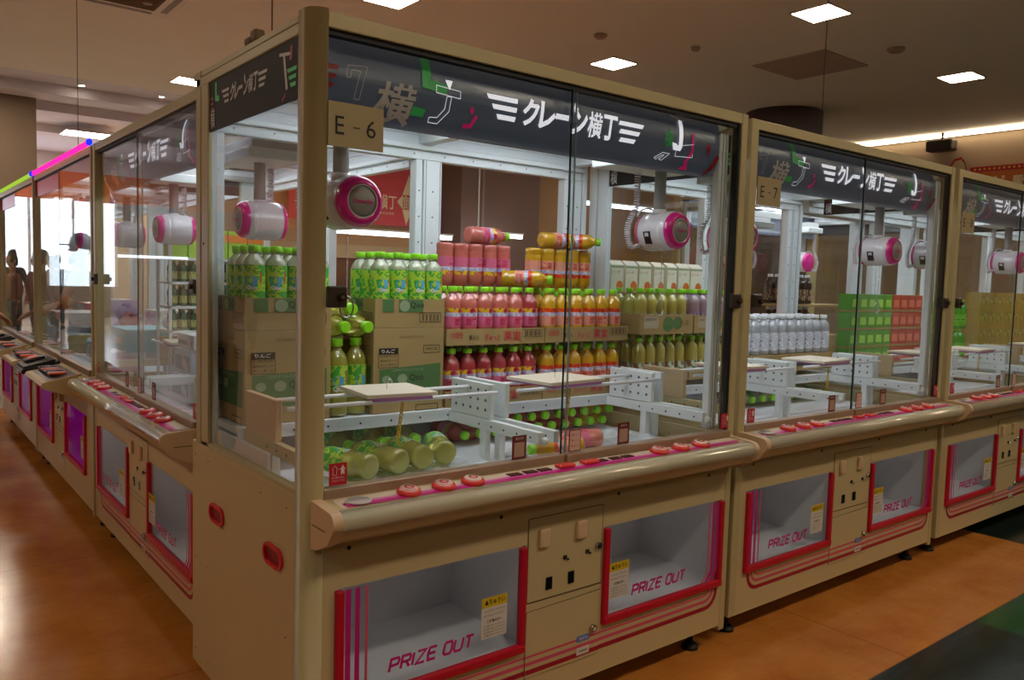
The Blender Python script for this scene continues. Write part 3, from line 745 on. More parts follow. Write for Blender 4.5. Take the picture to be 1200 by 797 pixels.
# ------------------------------------------------------------------ products
def band_mat(name, c1, c2, c3, sc=60):
    """printed wrap: blotches of colour"""
    m = bpy.data.materials.new(name); m.use_nodes = True; nt = m.node_tree; b = nt.nodes['Principled BSDF']
    b.inputs['Roughness'].default_value = .3
    tc = nt.nodes.new('ShaderNodeTexCoord'); v = nt.nodes.new('ShaderNodeTexNoise'); v.inputs['Scale'].default_value = sc; v.inputs['Detail'].default_value = 2
    r = nt.nodes.new('ShaderNodeValToRGB'); r.color_ramp.interpolation = 'CONSTANT'
    e = r.color_ramp.elements; e[0].color = srgb(c1); e[0].position = 0; e[1].color = srgb(c2); e[1].position = .5
    x = e.new(.6); x.color = srgb(c3)
    nt.links.new(tc.outputs['Object'], v.inputs['Vector']); nt.links.new(v.outputs[0], r.inputs[0]); nt.links.new(r.outputs[0], b.inputs['Base Color'])
    return m
def bottle_proto(name, R, Hh, liquid, cap, lab, zl, square=False, n=20):
    """PET bottle standing on the origin; lab: list of (z0,z1,material) wraps"""
    h = Hh
    prof = [(R * .70, 0), (R * .93, h * .012), (R, h * .04), (R, h * .12), (R * .965, h * .14), (R, h * .16), (R, h * .64), (R * .985, h * .68), (R * .93, h * .74), (R * .78, h * .795), (R * .54, h * .84), (R * .40, h * .87), (R * .39, h * .885), (R * .48, h * .89), (R * .48, h * .90), (R * .38, h * .905)]
    mb = MB(); rows = []
    for (r0, z0), (r1, z1) in zip(prof, prof[1:]):
        k = max(1, round((z1 - z0) / (h * .042)))
        rows += [(r0 + (r1 - r0) * i / k, z0 + (z1 - z0) * i / k) for i in range(k)]
    rows.append(prof[-1])
    mb.lathe(rows, liquid, n)
    rg = random.Random(hash(name) % 97 + int(R * 1e4)); lo = min([q[0] for q in lab] + [9]) * h; hi = max([q[1] for q in lab] + [0]) * h
    for j, (r_, z_) in enumerate(rows):
        if .05 * h < z_ < .84 * h and not (lo - .01 * h < z_ < hi + .01 * h):
            for q in range(n):
                i = j * n + q; f = 1 - .045 * ((q + j) % 2) * rg.random() * (1 if name == 'juice_bottle' else .5)
                x_, y_, zz = mb.v[i]; mb.v[i] = (x_ * f, y_ * f, zz)
    o = mb.build(name)
    c = MB(); c.lathe([(R * .50, h * .905), (R * .52, h * .91), (R * .51, h * .99), (R * .46, h)], cap, 16); c.build('cap', o)
    w = MB()
    for z0, z1, m in lab:
        w.lathe([(R * 1.006, z0 * h), (R * 1.006, z1 * h)], m, n, close=False)
    return o, w
def wrap_fn(R, a0, z0):
    return lambda u, v: (R * 1.02 * math.cos(a0 + u / R), R * 1.02 * math.sin(a0 + u / R), z0 + v)
GL = band_mat('wrap_green', '3CA83C', 'B4D440', '58B848', 32); SKY = mat('wrap_blue', '5CA8DC', .4); PWH = mat('wrap_white', 'E4E4E4', .4); YELG = mat('wrap_yellowgreen', 'C0CC38', .4)
L_GR = drink('drink_greenapple', 'E6EEC0', .5, .45); L_GR2 = drink('drink_greenapple_deep', 'FAF870', .5, .6)
L_PK = drink('drink_peach', 'F08474', .5, .12); L_PK2 = drink('drink_redpeach', 'D04A50', .5, .12); L_OR = drink('drink_orange', 'FFC62C', .5, .15)
L_WA = drink('drink_water', 'E6ECF4', .4, .45); L_LM = drink('drink_lemon', 'E4D870', .5, .3); L_GP = drink('drink_grape', 'C8A8C0', .5, .3); L_CF = drink('drink_coffee', '4A2C1C', .4, .1); L_TG = drink('drink_tea_green', '2E7A46', .4, .2)

def apple_bottle(R, h):
    o, w = bottle_proto('juice_bottle', R, h, L_GR if R < .037 else L_GR2, CAPL, [((.08, .70, GL) if R < .037 else (.34, .66, GL))], .2)
    for a0 in (-PI * .75, PI * .15):
        w.add([wrap_fn(R, a0, 0)(R * .75 + R * .5 * math.cos(t), h * .46 + R * .48 * math.sin(t)) for t in [2 * PI * k / 14 for k in range(14)]], [tuple(range(14))], SKY)
        w.flat([[(0, h * .36), (R * 1.5, h * .36), (R * 1.5, h * .40), (0, h * .39)]], YELG, wrap_fn(R * .995, a0, 0))
        w.text('Qoo', R * .95, h * .075, PWH, wrap_fn(R * 1.01, a0 + .27, h * .32), bold=.05)
        w.flat([[(R * 1.45, h * .42), (R * 1.62, h * .42), (R * 1.62, h * .6), (R * 1.45, h * .6)]], mat('wrap_red', 'C84040', .4), wrap_fn(R, a0, 0))
    w.build('label', o)
    return o
def fruit_bottle(liq, c_hi, c_txt):
    R, h = .034, .205
    o, w = bottle_proto('juice_bottle', R, h, liq, CAPL, [(.27, .46, mat('wrap_' + c_hi, c_hi, .4)), (.46, .53, PWHP), (.53, .61, BAND[c_hi])], .2)
    for a0 in (-PI * .72, PI * .2, -PI * .05):
        w.text('果実', R * 1.4, h * .15, mat('wraptxt_' + c_txt, c_txt, .4), wrap_fn(R, a0, h * .29), bold=.02)
        w.add([wrap_fn(R, a0, 0)(R * .7 + R * .26 * math.cos(t), h * .565 + R * .26 * math.sin(t)) for t in [2 * PI * k / 10 for k in range(10)]], [tuple(range(10))], mat('wraptxt_' + c_txt, c_txt, .4))
    w.build('label', o)
    return o
PWHP = band_mat('wrap_lilac', 'D8D0DC', '90A0D8', 'E0A8B8', 110)
BAND = {'D8668A': band_mat('fruit_band_peach', 'E8C020', 'D83868', '88B828', 40), 'E49880': band_mat('fruit_band_orange', 'E0401C', 'E88020', 'D83820', 40)}
def plain_bottle(name, R, h, liq, cap, bands): 
    o, w = bottle_proto(name, R, h, liq, cap, bands, .2, n=14); w.build('label', o); return o

class Proto:
    def __init__(s, o): s.o = o; s.used = False
    def put(s, loc, label, cat, group, rot=(0, 0, 0)):
        r = copy_tree(s.o) if s.used else s.o
        s.used = True; r.location = loc; r.rotation_euler = rot; tag(r, label, cat, group); return r
Q5 = Proto(apple_bottle(.0352, .205)); Q15 = Proto(apple_bottle(.0385, .262))
PK = Proto(fruit_bottle(L_PK, 'D8668A', 'C01040')); OR_ = Proto(fruit_bottle(L_OR, 'E49880', 'C82810')); PR = Proto(fruit_bottle(L_PK2, 'D8668A', 'A01038'))
WA = Proto(plain_bottle('water_bottle', .036, .21, L_WA, CAPW, [(.12, .56, band_mat('water_label', 'C4CCDC', 'E8ECF4', 'A0A8BC', 50))]))
LM = Proto(plain_bottle('lemon_bottle', .031, .20, L_LM, CAPL, [(.14, .42, band_mat('lemon_label', 'D8DCC8', '3C8040', 'D04030', 45))]))
GP = Proto(plain_bottle('grape_bottle', .031, .20, L_GP, CAPL, [(.14, .42, band_mat('grape_label', 'B8A8C8', '5C3870', 'D8D0D8', 45))]))
CF = Proto(plain_bottle('coffee_bottle', .033, .19, L_CF, CAPW, [(.12, .5, band_mat('coffee_label', '5A3828', 'B8A080', '3A2418', 45))]))
TG = Proto(plain_bottle('tea_bottle', .03, .19, L_TG, mat('cap_green', '3A9A50', .4), [(.15, .5, band_mat('tea_label', 'D8C860', '2C7A40', 'C8D0A0', 45))]))
GN = Proto(plain_bottle('green_bottle', .036, .20, drink('drink_green', '50C030', .5, .1), mat('cap_bright', 'A8E030', .4), [(.1, .5, band_mat('green_label', '58C830', '90DC40', '308C28', 30))]))

GT = 'green apple drink bottles standing in the %s carton'
for side, x0, y0, nx in (('right', .5425, .620, 4), ('left', .098, .620, 4)):
    for j in range(3):
        for i in range(nx):
            Q5.put((x0 + i * .0715, y0 + j * .0715, 1.292), '%s green drink bottle from the left, %s row of the %s open carton' % (ORD[i], ['front', 'middle', 'back'][j], side), 'bottle', GT % side, (0, 0, random.uniform(-.25, .25) + (.0 if side == 'right' else -.45)))

# cartons
def carton(x0, x1, y0, y1, z0, z1, kind, label, group=None, open_top=False, rz=0):
    w, d, h = x1 - x0, y1 - y0, z1 - z0
    b = MB()
    if open_top:
        t = .006
        b.box(0, w, 0, t, 0, h, CARD); b.box(0, w, d - t, d, 0, h, CARD); b.box(0, t, t, d - t, 0, h, CARD); b.box(w - t, w, t, d - t, 0, h, CARD); b.box(t, w - t, t, d - t, 0, .006, CARD)
    else:
        b.box(0, w, 0, d, 0, h, CARD, .002)
    F = lambda u, v: (u, -.0012, v); S = lambda u, v: (-.0012, d - u, v)
    if kind == 'apple_big':
        for fn, ww in ((F, w), (S, d)):
            g2 = (lambda u, v, fn=fn: tuple(a - (.0005 if (i == (1 if fn is F else 0)) else 0) for i, a in enumerate(fn(u, v))))
            b.flat([[(ww * .08, h * .18), (ww * .95, h * .18), (ww * .95, h * .57), (ww * .08, h * .52)]], CGREEN, fn)
            b.text('Qoo', ww * .20, h * .09, INK, lambda u, v, g2=g2, ww=ww: g2(ww * .5 + u, h * .36 + v), bold=.01)
            b.flat([[(ww * (.40 + .07 * math.cos(t)), h * .40 + ww * .06 * math.sin(t)) for t in [2 * PI * k / 12 for k in range(12)]]], CGREEN2, g2)
            b.flat([[(ww * (.18 + .06 * math.cos(t)), h * .40 + ww * .05 * math.sin(t)) for t in [2 * PI * k / 12 for k in range(12)]]], CGREEN2, g2)
            b.text('こだわりりんごジュース', ww * .45, h * .035, CGREEN2, lambda u, v, g2=g2, ww=ww: g2(ww * .25 + u, h * .49 + v), bold=.02)
            b.flat([[(ww * .07, h * .70), (ww * .34, h * .70), (ww * .34, h * .77), (ww * .07, h * .77)]], INK, fn); b.flat(chamfer_outline([(ww * .07, h * .54), (ww * .34, h * .54), (ww * .34, h * .70), (ww * .07, h * .70)], .002), INK, fn)
            b.text('りんご', ww * .18, h * .045, PAPER, lambda u, v, g2=g2, ww=ww: g2(ww * .11 + u, h * .712 + v), bold=.02)
            for k, tx in enumerate(('すっきりアップル', '425mlペット', 'ペットボトル')): b.text(tx, ww * .23, h * .036, INK, lambda u, v, k=k, fn=fn, ww=ww: fn(ww * .09 + u, h * (.655 - k * .05) + v), bold=.01)
            b.flat(chamfer_outline([(ww * .70, h * .70), (ww * .93, h * .70), (ww * .93, h * .79), (ww * .70, h * .79)], .002), INK, fn); b.text('4902102', ww * .17, h * .035, INK, lambda u, v, fn=fn, ww=ww: fn(ww * .73 + u, h * .73 + v))
            b.text('賞味期限 製造所', ww * .35, h * .035, CARDD, lambda u, v, fn=fn, ww=ww: fn(ww * .35 + u, h * .88 + v))
            b.flat(chamfer_outline([(ww * .6, h * .0), (ww * .92, h * .0), (ww * .92, h * .07), (ww * .6, h * .07)], .003), INK, fn)
    elif kind == 'apple_top':
        for fn, ww in ((F, w), (S, d)):
            g2 = (lambda u, v, fn=fn: tuple(a - (.0005 if (i == (1 if fn is F else 0)) else 0) for i, a in enumerate(fn(u, v))))
            b.flat([[(ww * .1, h * .55), (ww * .26, h * .55), (ww * .26, h * .98), (ww * .1, h * .98)], [(ww * .33, h * .55), (ww * .68, h * .55), (ww * .68, h * .98), (ww * .33, h * .98)]], CGREEN, fn)
            b.flat([[(ww * (.41 + .075 * math.cos(t)), h * (.76) + h * .2 * math.sin(t)) for t in [2 * PI * k / 12 for k in range(12)]]], CGREEN2, g2)
            b.text('Qoo', ww * .2, h * .24, INK, lambda u, v, g2=g2, ww=ww: g2(ww * .49 + u, h * .66 + v), bold=.01)
            b.flat(chamfer_outline([(ww * .63, h * .2), (ww * .94, h * .2), (ww * .94, h * .52), (ww * .63, h * .52)], .002), INK, fn)
            b.flat([[(ww * (.65 + k * .018), h * .24), (ww * (.658 + k * .018), h * .24), (ww * (.658 + k * .018), h * .48), (ww * (.65 + k * .018), h * .48)] for k in range(16) if k % 3], INK, fn)
    elif kind == 'fruit':
        for fn, ww in ((F, w),):
            b.text('果実', h * 1.4, h * .66, INKR, lambda u, v, fn=fn, ww=ww: fn(ww * .56 + u, h * .18 + v), bold=.012); b.text('ぎゅっと', h * 1.2, h * .45, INKR, lambda u, v, fn=fn, ww=ww: fn(ww * .37 + u, h * .22 + v), bold=.012)
            b.text('1/3日分', h * .9, h * .42, INKR, lambda u, v, fn=fn, ww=ww: fn(ww * .04 + u, h * .42 + v), bold=.03); b.text('果汁入', h * .8, h * .32, INK, lambda u, v, fn=fn, ww=ww: fn(ww * .21 + u, h * .3 + v), bold=.01)
            b.flat(chamfer_outline([(ww * .76, h * .42), (ww * .97, h * .42), (ww * .97, h * .88), (ww * .76, h * .88)], .0015), INK, fn)
            b.flat([[(ww * (.775 + k * .012), h * .48), (ww * (.781 + k * .012), h * .48), (ww * (.781 + k * .012), h * .82), (ww * (.775 + k * .012), h * .82)] for k in range(15) if k % 4], INK, fn)
    elif kind == 'leaf':
        b.flat([[(w * (.52 + .1 * math.cos(t)), h * (.5 + .4 * math.sin(t))) for t in [2 * PI * k / 12 for k in range(12)]], [(w * (.7 + .09 * math.cos(t)), h * (.55 + .34 * math.sin(t))) for t in [2 * PI * k / 12 for k in range(12)]]], CGREEN, F)
        b.flat([[(w * .08, h * .3), (w * .34, h * .3), (w * .34, h * .9), (w * .08, h * .9)]], mat('carton_label', 'B4A890', .8), F); b.text('品質保持のため', w * .2, h * .16, INK, lambda u, v: (w * .1 + u, -.0018, h * .66 + v))
        b.text('やさい果汁', w * .2, h * .3, INK, lambda u, v: (w * .8 - .02 + u * .9, -.0014, h * .4 + v))
    elif kind == 'plain':
        b.flat([[(w * .1, h * .3), (w * .9, h * .3), (w * .9, h * .7), (w * .1, h * .7)]], mat('carton_navy', '3A3C58', .8), F)
    o = b.build('cardboard_carton', None, (x0, y0, z0)); o.rotation_euler = (0, 0, rz); tag(o, label, 'carton', group); return o
G1 = 'drink cartons stacked on the back shelf of the corner machine'
carton(.50, .787, .58, .85, .938, 1.232, 'apple_big', 'large closed green-printed carton right of the big standing bottles', G1)
carton(.505, .787, .582, .85, 1.234, 1.335, 'apple_top', 'open carton tray holding green drink bottles, right stack', G1, True)
carton(.055, .342, .58, .85, .938, 1.232, 'apple_big', 'large closed green-printed carton in the left corner behind the post', G1)
carton(.055, .342, .582, .85, 1.234, 1.335, 'apple_top', 'open carton tray holding green drink bottles, left stack behind the post', G1, True)
carton(.365, .485, .71, .85, .938, 1.19, 'apple_top', 'narrow upright carton behind the large standing bottles', G1)
# big bottles in the gap
GB = 'large green apple drink bottles in the gap between cartons'
Q15.put((.383, .62, .938), 'large standing drink bottle in the carton gap, left one', 'bottle', GB, (0, 0, -.2))
Q15.put((.455, .635, .938) , 'large standing drink bottle in the carton gap, right one', 'bottle', GB, (0, 0, .1)).location.x = .461
Q15.put((.382, .83, 1.24), 'large drink bottle lying over the standing pair, left one', 'bottle', GB, (math.radians(90), 0, .03))
Q15.put((.461, .82, 1.24), 'large drink bottle lying over the standing pair, right one', 'bottle', GB, (math.radians(90), 0, .03))
Q15.put((.405, .84, 1.308), 'large drink bottle lying topmost in the carton gap', 'bottle', GB, (math.radians(92), 0, .06))
# juice trays
GF = 'low printed juice cartons in the corner machine'
carton(.80, 1.262, .58, .84, .938, .995, 'fruit', 'lower juice carton with red print under the pink bottles', GF, True)
carton(1.268, 1.735, .58, .84, .938, .995, 'fruit', 'lower juice carton with red print under the orange bottles', GF, True)
carton(.795, 1.262, .575, .84, 1.166, 1.226, 'fruit', 'upper juice carton with red print holding pink bottles', GF, True)
carton(1.268, 1.74, .575, .84, 1.166, 1.226, 'fruit', 'upper juice carton with red print holding orange bottles', GF, True)
nm = {'p': 'pink', 'o': 'orange'}
for tier, zz in (('lower', .9475), ('upper', 1.178)):
    for j in range(3 if tier == 'lower' else 2):
        for i in range(12):
            if i < 6: P = (PR if (tier == 'lower' or i == 5) else PK); c = 'pink'; x = .843 + i * .0735
            else: P = OR_; c = 'orange'; x = 1.31 + (i - 6) * .0745
            k = i if i < 6 else i - 6
            tilt = (0, 0, random.uniform(-.5, .5))
            P.put((x, .615 + j * .07, zz), '%s %s juice bottle from the left, %s row of the %s carton' % (ORD[k], c, ['front', 'second', 'third'][j], tier), 'bottle', '%s juice bottles in the %s cartons' % (c, tier), tilt)
# inverted rows behind
hb = carton(.80, 1.735, .752, .842, 1.216, 1.346, 'none', 'long plain carton under the upside-down juice bottles', None)
for i in range(5):
    PK.put((.925 + i * .071 , .795, 1.552), '%s pink juice bottle from the left standing upside down in the top row' % ORD[i], 'bottle', 'pink juice bottles standing upside down', (PI, 0, random.uniform(0, 3)))
    OR_.put((1.375 + i * .073, .795, 1.552), '%s orange juice bottle from the left standing upside down in the top row' % ORD[i], 'bottle', 'orange juice bottles standing upside down', (PI, 0, random.uniform(0, 3)))
PK.put((1.03, .795, 1.588), 'pink juice bottle lying on its side across the upside-down pink ones', 'bottle', None, (0, PI / 2, 0))
OR_.put((1.41, .79, 1.588), 'orange juice bottle lying across the upside-down orange ones, left one', 'bottle', None, (0, PI / 2, -.1))
OR_.put((1.53, .84, 1.588), 'orange juice bottle lying on the upside-down orange ones, cap pointing forward', 'bottle', None, (0, PI / 2, -.75))
OR_.put((1.17, .745, 1.418), 'orange juice bottle lying low on the standing pink caps, left one', 'bottle', None, (0, PI / 2, -.75))
OR_.put((1.221, .80, 1.4175), 'orange juice bottle lying low on the standing caps, right one', 'bottle', None, (0, PI / 2, -.75))
# bottles stored under the shelf, caps forward
GU = 'pink juice bottles stored under the shelf with green caps forward'
n = 0
for j, z in enumerate((.823, .868)):
    for i in range(11):
        x = .90 + i * .0725 + j * .036
        if x > 1.69 or (.78 < x < .86): continue
        (PR if i < 9 else OR_).put((x, .79, z), '%s bottle lying under the shelf with green cap forward, %s layer' % (ORD[i], ['bottom', 'top'][j]), 'bottle', GU, (PI / 2, 0, 0))
for i, x in enumerate((.42, .55, .68)): Q15.put((x, .842, .833), '%s green drink bottle lying under the left shelf in shade' % ORD[i], 'bottle', 'green drink bottles under the left shelf', (PI / 2, 0, 0))
# prizes in the pit
GPz = 'large green apple drink bottles lying in the prize pit'
for i, (x, y, a) in enumerate(((.285, .185, 18), (.392, .20, 8), (.482, .215, -4), (.572, .235, -22))):
    ob = Q15.put((x, y, .859), '%s large drink bottle from the left lying in the front prize pit' % ORD[i], 'bottle', GPz, (math.radians(-90), 0, math.radians(a)))
PK.put((1.22, .20, .852), 'pink juice bottle lying at the front of the right prize pit', 'bottle', None, (math.radians(-90), 0, math.radians(75)))
OR_.put((1.06, .13, .852), 'orange juice bottle lying at the front of the right prize pit', 'bottle', None, (math.radians(-90), 0, math.radians(80)))
for i, (cx, w) in enumerate(((.42, .66), (1.25, .66))):
    b = MB(); nx, ny = 34, 10
    vs = []; fs = []
    for a in range(nx + 1):
        for c in range(ny + 1): vs.append((cx - w / 2 + w * a / nx, .06 + .26 * c / ny, .812 + .006 * math.sin(a * 1.9 + c) * math.cos(c * 2.3 + a * .4)))
    for a in range(nx):
        for c in range(ny): p = a * (ny + 1) + c; fs.append((p, p + ny + 1, p + ny + 2, p + 1))
    b.add(vs, fs, mat('bubble_wrap', 'D4D8DE', .2, coat=.5, bump=.8, bscale=60), True)
    nb = len(vs)
    b.add([(x, y, z - .004) for x, y, z in vs], [tuple(reversed(f)) for f in fs], MATS['bubble_wrap'], True)
    tag(b.build('bubble_wrap'), ['crumpled bubble wrap lining the left prize pit', 'crumpled bubble wrap lining the right prize pit'][i] + ' of the corner machine', 'bubble wrap')

# ---- E-7 shelf
O7 = 1.79
def carton7(x0, x1, z0, z1, kind, label, open_top=True, y0=.60, y1=.86): return carton(x0, x1, y0, y1, z0, z1, kind, label, 'cartons on the shelf of the second machine', open_top)
carton7(1.85, 2.19, .962, 1.0, 'plain', 'bottom tray under lemon drink bottles in the second machine'); carton7(2.20, 2.55, .962, 1.0, 'plain', 'bottom tray under grape drink bottles in the second machine')
carton7(1.80 + .04, 2.21, 1.185, 1.275, 'leaf', 'open carton with green leaf print holding lemon drinks'); carton7(2.22, 2.55, 1.185, 1.27, 'leaf', 'open carton with leaf print holding grape drinks')
for tier, z in (('bottom', .97), ('top', 1.192)):
    for i in range(5):
        for j in range(3):
            (LM if (i + j) % 4 else LM).put((1.885 + i * .068, .64 + j * .068, z), '%s lemon drink bottle, %s row of the %s tray in the second machine' % (ORD[i], ['front', 'middle', 'back'][j], tier), 'bottle', 'lemon drink bottles in the second machine')
            (GP if tier == 'top' else LM).put((2.255 + i * .062, .64 + j * .068, z), '%s %s drink bottle right of the lemon block, %s row, %s tray' % (ORD[i], 'grape' if tier == 'top' else 'yellow', ['front', 'middle', 'back'][j], tier), 'bottle', 'bottles right of the lemon block in the second machine')
carton7(1.84, 2.55, 1.276, 1.368, 'none', 'flat plain carton carrying the juice packs', False, .80, .86)
JP = MB(); JP.box(-.04, .04, -.028, .028, 0, .13, mat('pack_cream', 'E0D8C4', .5), .003)
JP.prism([(-.028, .13), (0, .15), (.028, .13)], -.04, .04, 'x', mat('pack_cream', 'E0D8C4', .5))
JP.flat([[(.015 + .022 * math.cos(t), .03 + .025 * math.sin(t)) for t in [2 * PI * k / 12 for k in range(12)]]], mat('pack_peach', 'D86830', .5), lambda u, v: (u, -.0285, v))
JP.text('ピーチ', .05, .018, CARDD, lambda u, v: (-.035 + u, -.0288, .085 + v)); JP.flat([[(-.04, .115), (.04, .115), (.04, .125), (-.04, .125)]], CGREEN2, lambda u, v: (u, -.0286, v))
JPp = Proto(JP.build('juice_pack'))
for i in range(7): JPp.put((1.90 + i * .096, .832, 1.369), '%s cream juice pack from the left with orange peach picture' % ORD[i], 'juice pack', 'cream peach juice packs in the second machine', (0, 0, random.uniform(-.12, .12)))
carton7(2.62, 3.03, .962, 1.055, 'plain', 'left carton under the clear water bottles', False); carton7(3.04, 3.46, .962, 1.055, 'plain', 'right carton under the clear water bottles', False)
for j in range(3):
    for i in range(10): WA.put((2.665 + i * .083, .64 + j * .08, 1.056), '%s clear water bottle from the left in the %s row' % (ORD[i], ['front', 'middle', 'back'][j]), 'bottle', 'clear water bottles with white caps')
for i in range(8): Q5.put((2.72 + i * .09, .80, .83), '%s bottle lying under the second machine shelf' % ORD[i], 'bottle', 'green-capped bottles under the second machine shelf', (PI / 2, 0, 0))
# ---- E-8 shelf: green and red boxes
def snack(col, nm):
    b = MB(); b.box(-.048, .048, -.04, .04, 0, .105, mat('box_' + nm, col, .45), .002); b.flat([[(-.035, .03), (.035, .03), (.03, .075), (-.03, .075)]], mat('box_%s_panel' % nm, {'green': 'A8DC50', 'red': 'E07858'}[nm], .5), lambda u, v: (u, -.0405, v))
    b.box(-.049, .049, -.041, .041, -.0, .012, CARD); return Proto(b.build('snack_box'))
SG = snack('58A038', 'green'); SRd = snack('B84030', 'red')  # green and red dulled to put the haze of the panes into the colour
for t in range(4):
    for i in range(5): SG.put((3.68 + i * .098, .64, .962 + t * .107 + .0), '%s green snack box from the left, %s tier up in the third machine' % (ORD[i], ORD[t]), 'snack box', 'green snack boxes in the third machine')
    for i in range(4 + (t < 2)): SRd.put((4.172 + i * .098 - (.0), .64, .962 + t * .107), '%s red snack box from the left, %s tier up in the third machine' % (ORD[i], ORD[t]), 'snack box', 'red snack boxes in the third machine')
for t in range(2):
    for i in range(7): GN.put((4.72 + i * .078, .64, .962 + t * .202), '%s bright green bottle from the left, %s tier' % (ORD[i], ['lower', 'upper'][t]), 'bottle', 'bright green bottles in the third machine')
for j in range(2):
    for i in range(5):
        for t in range(2):
            CF.put((3.75 + i * .075, 1.23 - j * .08, 1.10 + t * .21), '%s coffee bottle, %s column, %s tier behind the snack boxes' % (ORD[i], ['near', 'far'][j], ['lower', 'upper'][t]), 'bottle', 'dark coffee bottles behind')
for t in range(2): carton(3.7, 4.5, 1.1, 1.28, [.962, 1.292][t], [1.098, 1.308][t], 'none', ['plain carton under the lower coffee bottles', 'thin board between the two coffee bottle tiers'][t], None)

SY = MB(); SY.box(-.07, .07, -.05, .05, 0, .12, mat('box_mustard', 'B08C34', .5), .002); SY.flat([[(-.055, .02), (.055, .04), (.05, .1), (-.04, .09)]], band_mat('box_mustard_art', 'C8A040', '5C9040', 'A84838', 22), lambda u, v: (u, -.0505, v)); SYp = Proto(SY.build('snack_carton'))
for t in range(4):
    for i in range(7): SYp.put((5.50 + i * .145, .66, .938 + t * .121), '%s mustard snack carton from the left, %s tier up past the third machine' % (ORD[i], ORD[t]), 'snack carton', 'mustard snack cartons at the right edge')
# ---- left row contents
rk = MB()
for z in (1.10, 1.227, 1.354, 1.48): rk.box(.36, .88, 2.50, 2.74, z - .012, z, WHITE)
for x, zl in ((.36, .785), (.865, .938)):
    for y in (2.50, 2.725): rk.box(x, x + .015, y, y + .015, zl, 1.66, WHITE)
tag(rk.build('display_rack'), 'white tiered bottle rack inside the left machine', 'rack')
rk2 = 0
for t, z in enumerate((1.10, 1.227, 1.354)):
    for j in range(2):
        for i in range(10):
            q = TG.put((.395 + i * .048, 2.54 + j * .06, z), '%s small green tea bottle, %s row on the %s rack tier' % (ORD[i], ['near', 'far'][j], ['lowest', 'middle', 'upper'][t]), 'bottle', 'green tea bottles on the rack'); q.scale = (.58, .58, .58)
bx = MB(); bx.box(-.05, .05, -.04, .04, 0, .15, mat('pack_lime', '9AC038', .5), .003); bx.box(-.051, .051, -.041, .041, .09, .13, mat('pack_orange', 'E08030', .5)); BXp = Proto(bx.build('tea_pack'))
for i in range(5): BXp.put((.415 + i * .105, 2.58, 1.481), '%s lime and orange tea pack on the top rack tier' % ORD[i], 'tea pack', 'tea packs on the rack')
for i, (x, y, z, w, d, h, c, lb) in enumerate(((.30, 1.95, .801, .22, .3, .12, 'D8DCE4', 'low white prize box at the bottom of the left machine stack'), (.31, 1.97, .922, .2, .26, .12, 'C8CEDC', 'pale grey prize box, second in the left machine stack'), (.32, 1.96, 1.043, .19, .25, .07, 'DCDCE0', 'white prize box topmost in the left machine stack'), (.28, 1.3, .801, .24, .26, .1, 'E0D8C0', 'cream prize box in the near half of the left machine'))):
    b = MB(); b.box(0, w, 0, d, 0, h, mat('prize_box%d' % i, c, .5), .003); b.flat([[(.02, .02), (d - .02, .02), (d - .02, h - .03), (.02, h - .03)]], band_mat('prize_art%d' % i, '8898A8', 'B89880', 'C8CCD4', 14), lambda u, v: (-.0008, d - u, v))
    o = b.build('prize_box', None, (x, y, z)); tag(o, lb, 'prize box')
def plush(x, y, z, s, c, lb):
    b = MB(); m = mat('plush_' + c, c, .9, bump=.6, bscale=90)
    b.lathe([(0, 0), (.7 * s, .05 * s), (s, .5 * s), (.85 * s, 1.0 * s), (.4 * s, 1.35 * s), (0, 1.4 * s)], m, 16)
    b.lathe([(0, 1.2 * s), (.5 * s, 1.28 * s), (.72 * s, 1.7 * s), (.5 * s, 2.15 * s), (0, 2.3 * s)], m, 16)
    for sx in (-1, 1):
        b.lathe([(0, 0), (.2 * s, .1 * s), (.22 * s, .25 * s), (0, .42 * s)], m, 10, Matrix.Translation((sx * .45 * s, 0, 2.1 * s))); b.lathe([(0, 0), (.2 * s, .1 * s), (.2 * s, .5 * s), (0, .7 * s)], m, 10, Matrix.Translation((sx * .8 * s, -.2 * s, .5 * s)) @ Matrix.Rotation(sx * 1.0, 4, 'Y'))
    o = b.build('plush_toy', None, (x, y, z)); o.rotation_euler = (0, 0, -PI / 2); tag(o, lb, 'plush toy', 'plush toys in the neon machine')
plush(.42, 3.58, .94, .085, '9A3048', 'dark red plush toy in the pink neon machine'); plush(.60, 3.3, .94, .09, 'D0C8D0', 'pale plush toy in the pink neon machine'); plush(.5, 4.0, .94, .1, '8878B0', 'violet plush toy in the pink neon machine')
plush(.45, 5.95, .94, .1, 'C08858', 'tan plush toy in the farthest left machine')
for i, (x, y, w, d, h, c, lb) in enumerate(((.28, 3.05, .25, .40, .13, '58B0C8', 'turquoise prize box in the pink neon machine'), (.2, 3.15, .2, .32, .08, 'D07890', 'pink prize box in front of the turquoise one'), (.3, 5.2, .3, .5, .12, 'D8D0D0', 'white prize box in the farthest left machine'))):
    b = MB(); b.box(0, w, 0, d, 0, h, mat('neonbox%d' % i, c, .5), .003); b.box(-.001, w * .99, d * .3, d * .7, h * .3, h * .6, PAPER); o = b.build('prize_box', None, (x, y, .94 if i != 1 else .801)); tag(o, lb, 'prize box')

